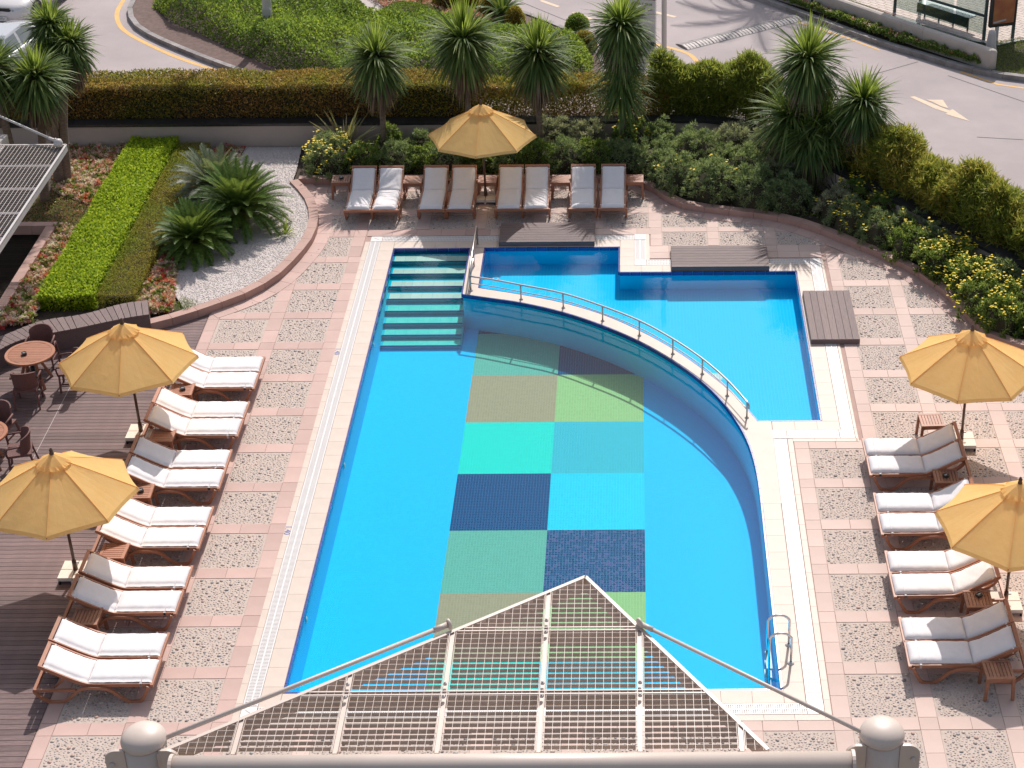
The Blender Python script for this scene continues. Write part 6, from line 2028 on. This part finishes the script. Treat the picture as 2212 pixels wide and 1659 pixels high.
# ================================================================== STEEL MESH CANOPIES
def chan(mb, a, b, w, h, z):
    """edge channel: upright plate with a narrow top flange"""
    return mb.beam((*a, z - h / 2), (*b, z - h / 2), w, h)
def scan_x(poly, y):
    xs = []
    for (x0, y0), (x1, y1) in zip(poly, poly[1:] + poly[:1]):
        if (y0 <= y < y1) or (y1 <= y < y0): xs.append(x0 + (y - y0) * (x1 - x0) / (y1 - y0))
    return (min(xs), max(xs)) if len(xs) >= 2 else None
def scan_y(poly, x):
    r = scan_x([(b, a) for a, b in poly], x); return r
def canopy(name, label, poly, z, xs, ys, cell, rods, posts, beam=None, depth=.23, mat_='cream'):
    t = thing(name, label, 'canopy', group='pale steel mesh sunshade canopies')
    n = len(poly)
    for i in range(n):
        a, b = poly[i], poly[(i + 1) % n]
        if beam and abs(a[1] - b[1]) < .01 and a[1] < ys[0] + .05: continue
        fr = MB(); chan(fr, a, b, .035, depth, z); fr.beam((*a, z + .007), (*b, z + .007), .05, .012)
        fr.obj('edge_beam', mat_, t)
    for y in ys:
        r = scan_x(poly, y)
        if not r: continue
        MB().beam((r[0], y, z - depth / 2 - .004), (r[1], y, z - depth / 2 - .004), .03, depth - .01).beam((r[0], y - .03, z + .004), (r[1], y - .03, z + .004), .016, .012).beam((r[0], y + .03, z + .004), (r[1], y + .03, z + .004), .016, .012).obj('cross_beam', mat_, t)
    for x in xs:
        r = scan_y(poly, x)
        if not r or r[1] - r[0] < .12: continue
        c = MB().beam((x, r[0], z - .04), (x, r[1], z - .04), .05, .06).beam((x - .032, r[0], z + .004), (x - .032, r[1], z + .004), .008, .03).beam((x + .032, r[0], z + .004), (x + .032, r[1], z + .004), .008, .03)
        co = c.obj('rafter', mat_, t)
        for y in ys:
            if r[0] + .1 < y < r[1] - .02:
                for o in (-.12, .12):
                    MB().lathe([(.024, 0), (.024, .03), (.012, .034), (.012, .05)], 8, (x, y + o, z + .034)).obj('bolt', 'greysteel', co)
    # grating: deep flat bars across, thin rods along
    y0 = min(p[1] for p in poly); y1 = max(p[1] for p in poly); x0 = min(p[0] for p in poly); x1 = max(p[0] for p in poly)
    bm_, ny = {}, int((y1 - y0) / cell)
    panel_x = [x0 - 1] + [x for x in xs] + [x1 + 1]
    cnt = 0
    for k in range(1, ny):
        y = y0 + k * cell
        if any(abs(y - q) < .04 for q in ys): continue
        r = scan_x(poly, y)
        if not r: continue
        for a, b in zip(panel_x, panel_x[1:]):
            u, v = max(r[0], a + .055), min(r[1], b - .055)
            if v - u < .06: continue
            cnt += 1
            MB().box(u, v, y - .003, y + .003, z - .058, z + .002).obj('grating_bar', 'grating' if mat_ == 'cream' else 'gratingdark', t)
    rd = MB(); nx = int((x1 - x0) / cell) + 1
    off = xs[0] if xs else x0
    for k in range(-200, 200):
        x = off + (k + .5) * cell
        if x <= x0 or x >= x1 or any(abs(x - q) < .03 for q in xs): continue
        r = scan_y(poly, x)
        if not r or r[1] - r[0] < .04: continue
        rw = .0045 if mat_ == 'greysteel' else .0024
        rd.box(x - rw, x + rw, r[0], r[1], z - .006, z + .005)
    rd.obj('grating_rods', 'cream', t, kind='stuff')
    for a, b, rr in rods:
        rod = MB().tube([a, b], rr, 10).obj('stay_rod', mat_, t, smooth=True)
        d = (Vector(b) - Vector(a)).normalized()
        MB().tube([Vector(b) - d * .22, Vector(b) - d * .02], rr * 1.35, 10).obj('rod_sleeve', mat_, rod, smooth=True)
        e = Vector(b)
        MB().lathe([(.055, -.02), (.075, -.012), (.075, .012), (.055, .02)], 14).obj('lug', mat_, rod, smooth=True)
        o = C.objects[-1]; o.location = e; o.rotation_euler = (0, PI / 2, .5)
    return t
APX, L0, R0_ = (-.72, 19.36), (-5.70, 15.98), (1.50, 15.98)
ZC = 5.0
fg = canopy('mesh_canopy', 'triangular pale steel mesh canopy pointing at the pool in the foreground', [L0, R0_, APX], ZC,
            [-4.8, -3.6, -2.4, -1.2, 0.0, 1.2], [15.98 + 1.05, 15.98 + 2.28], .1, [((-5.64, 16.19, ZC + .06), (-2.45, 18.30, ZC + .06), .030), ((2.64, 16.15, ZC + .10), (.0, 18.29, ZC + .06), .026)], None, beam=True)
bt = MB().tube([(-5.47, 15.77, ZC - .04), (2.48, 15.77, ZC - .04)], .155, 24).obj('main_tube', 'cream', fg, smooth=True)
for x in (-5.47, 2.48):
    MB().tube([(x - .02, 15.77, ZC - .04), (x + .02, 15.77, ZC - .04)], .175, 24).obj('tube_flange', 'cream', bt)
def post(label, x, y):
    t = thing('canopy_post', label, 'post', (x, y, 0), group='round cream steel posts of the foreground canopy')
    MB().lathe([(.262, 0), (.262, ZC + .02)], 40).obj('shaft', 'cream', t, smooth=True)
    MB().lathe([(.235, ZC + .021), (.235, ZC + .045)], 40).obj('shadow_gap', 'recess', t, smooth=True)
    MB().lathe([(.268, ZC + .046), (.270, ZC + .07), (.255, ZC + .12), (.215, ZC + .165), (.15, ZC + .20), (.07, ZC + .218), (.001, ZC + .222)], 40).obj('domed_cap', 'cream', t, smooth=True)
    for s in (-1, 1):
        pl = []
        for k in range(9):
            a = PI / 2 * k / 8
            pl.append((s * (.30 + .14 * math.cos(a)), ZC - .10 + .14 * math.sin(a)))
        pl = [(s * .20, ZC - .75), (s * .44, ZC - .75)] + pl + [(s * .20, ZC + .04)]
        mb = MB(); k = len(pl)
        for yy in (-.02, .02):
            mb.v += [(px, yy - .16, pz) for px, pz in pl]
        mb.f = [tuple(range(k)), tuple(range(2 * k - 1, k - 1, -1))] + [(i, i + k, (i + 1) % k + k, (i + 1) % k) for i in range(k)]
        f = mb.obj('bracket_plate', 'cream', t)
        for q in (-.16, -.36, -.56):
            b = MB().lathe([(.03, 0), (.03, .022), (.015, .025)], 8).obj('bolt', 'greysteel', f); b.location = (s * .36, -.182, ZC + q); b.rotation_euler = (PI / 2, 0, 0)
    return t
post('left cream steel post with a domed cap holding the canopy tube', -5.88, 16.17)
post('right cream steel post with a domed cap holding the canopy tube', 2.86, 16.17)
ZL = 2.7
lc = canopy('mesh_canopy', 'pale steel mesh canopy at the left edge over the lower timber terrace', [(-13.38, 31.0), (-13.38, 39.25), (-15.0, 39.25), (-18.4, 38.4), (-18.4, 31.0)], ZL,
            [-14.85, -16.1, -17.3], [33.05, 34.3, 35.55, 36.8, 38.05], .0935, [((-17.2, 41.5, ZL + .62), (-13.55, 39.1, ZL + .16), .03)], None, depth=.15, mat_='greysteel')
ball_ = MB().lathe([(.001, -.11), (.08, -.08), (.11, 0), (.08, .08), (.001, .11)], 16, (-13.5, 39.08, ZL + .12)).obj('rod_ball', 'greysteel', lc, smooth=True)
for x, y in ((-15.2, 31.3), (-18.0, 38.2)):
    MB().lathe([(.12, 0), (.12, ZL - .16)], 20, (x, y, 0)).obj('column', 'greysteel', lc, smooth=True)
MB().box(-16.2, -14.95, 39.35, 39.9, ZL - .3, ZL).obj('roof_block', 'concrete', lc)
# lower timber terrace behind the bench, with its granite kerb
te = MB().poly([(-24, 35.5), (-14.45, 35.5), (-14.45, 39.85), (-24, 39.85)], .03).obj('timber_terrace', 'granite')
tag(te, 'small dark timber terrace in the shade of the left canopy', 'deck', kind='structure')
y = 35.5
tm = MB().box(-2.3, 2.3, -.058, .058, -.02, 0, False).mesh('deck_board', 'deckwood')
while y < 39.8:
    link('deck_board', tm, te, (-16.76, y + .06, .06)); y += .125
kt = thing('terrace_kerb', 'red granite kerb around the small timber terrace by the begonias', 'kerb', kind='structure')
yy = 35.6
while yy < 39.85:
    MB().box(-14.44, -14.21, yy, yy + .60, .0, .30).obj('kerb_stone', 'curb', kt); yy += .608
xx = -14.21
while xx > -17:
    MB().box(xx - .60, xx, 39.87, 40.09, .0, .302).obj('kerb_stone', 'curb', kt); xx -= .608
for o in S.objects:
    o.select_set(False)
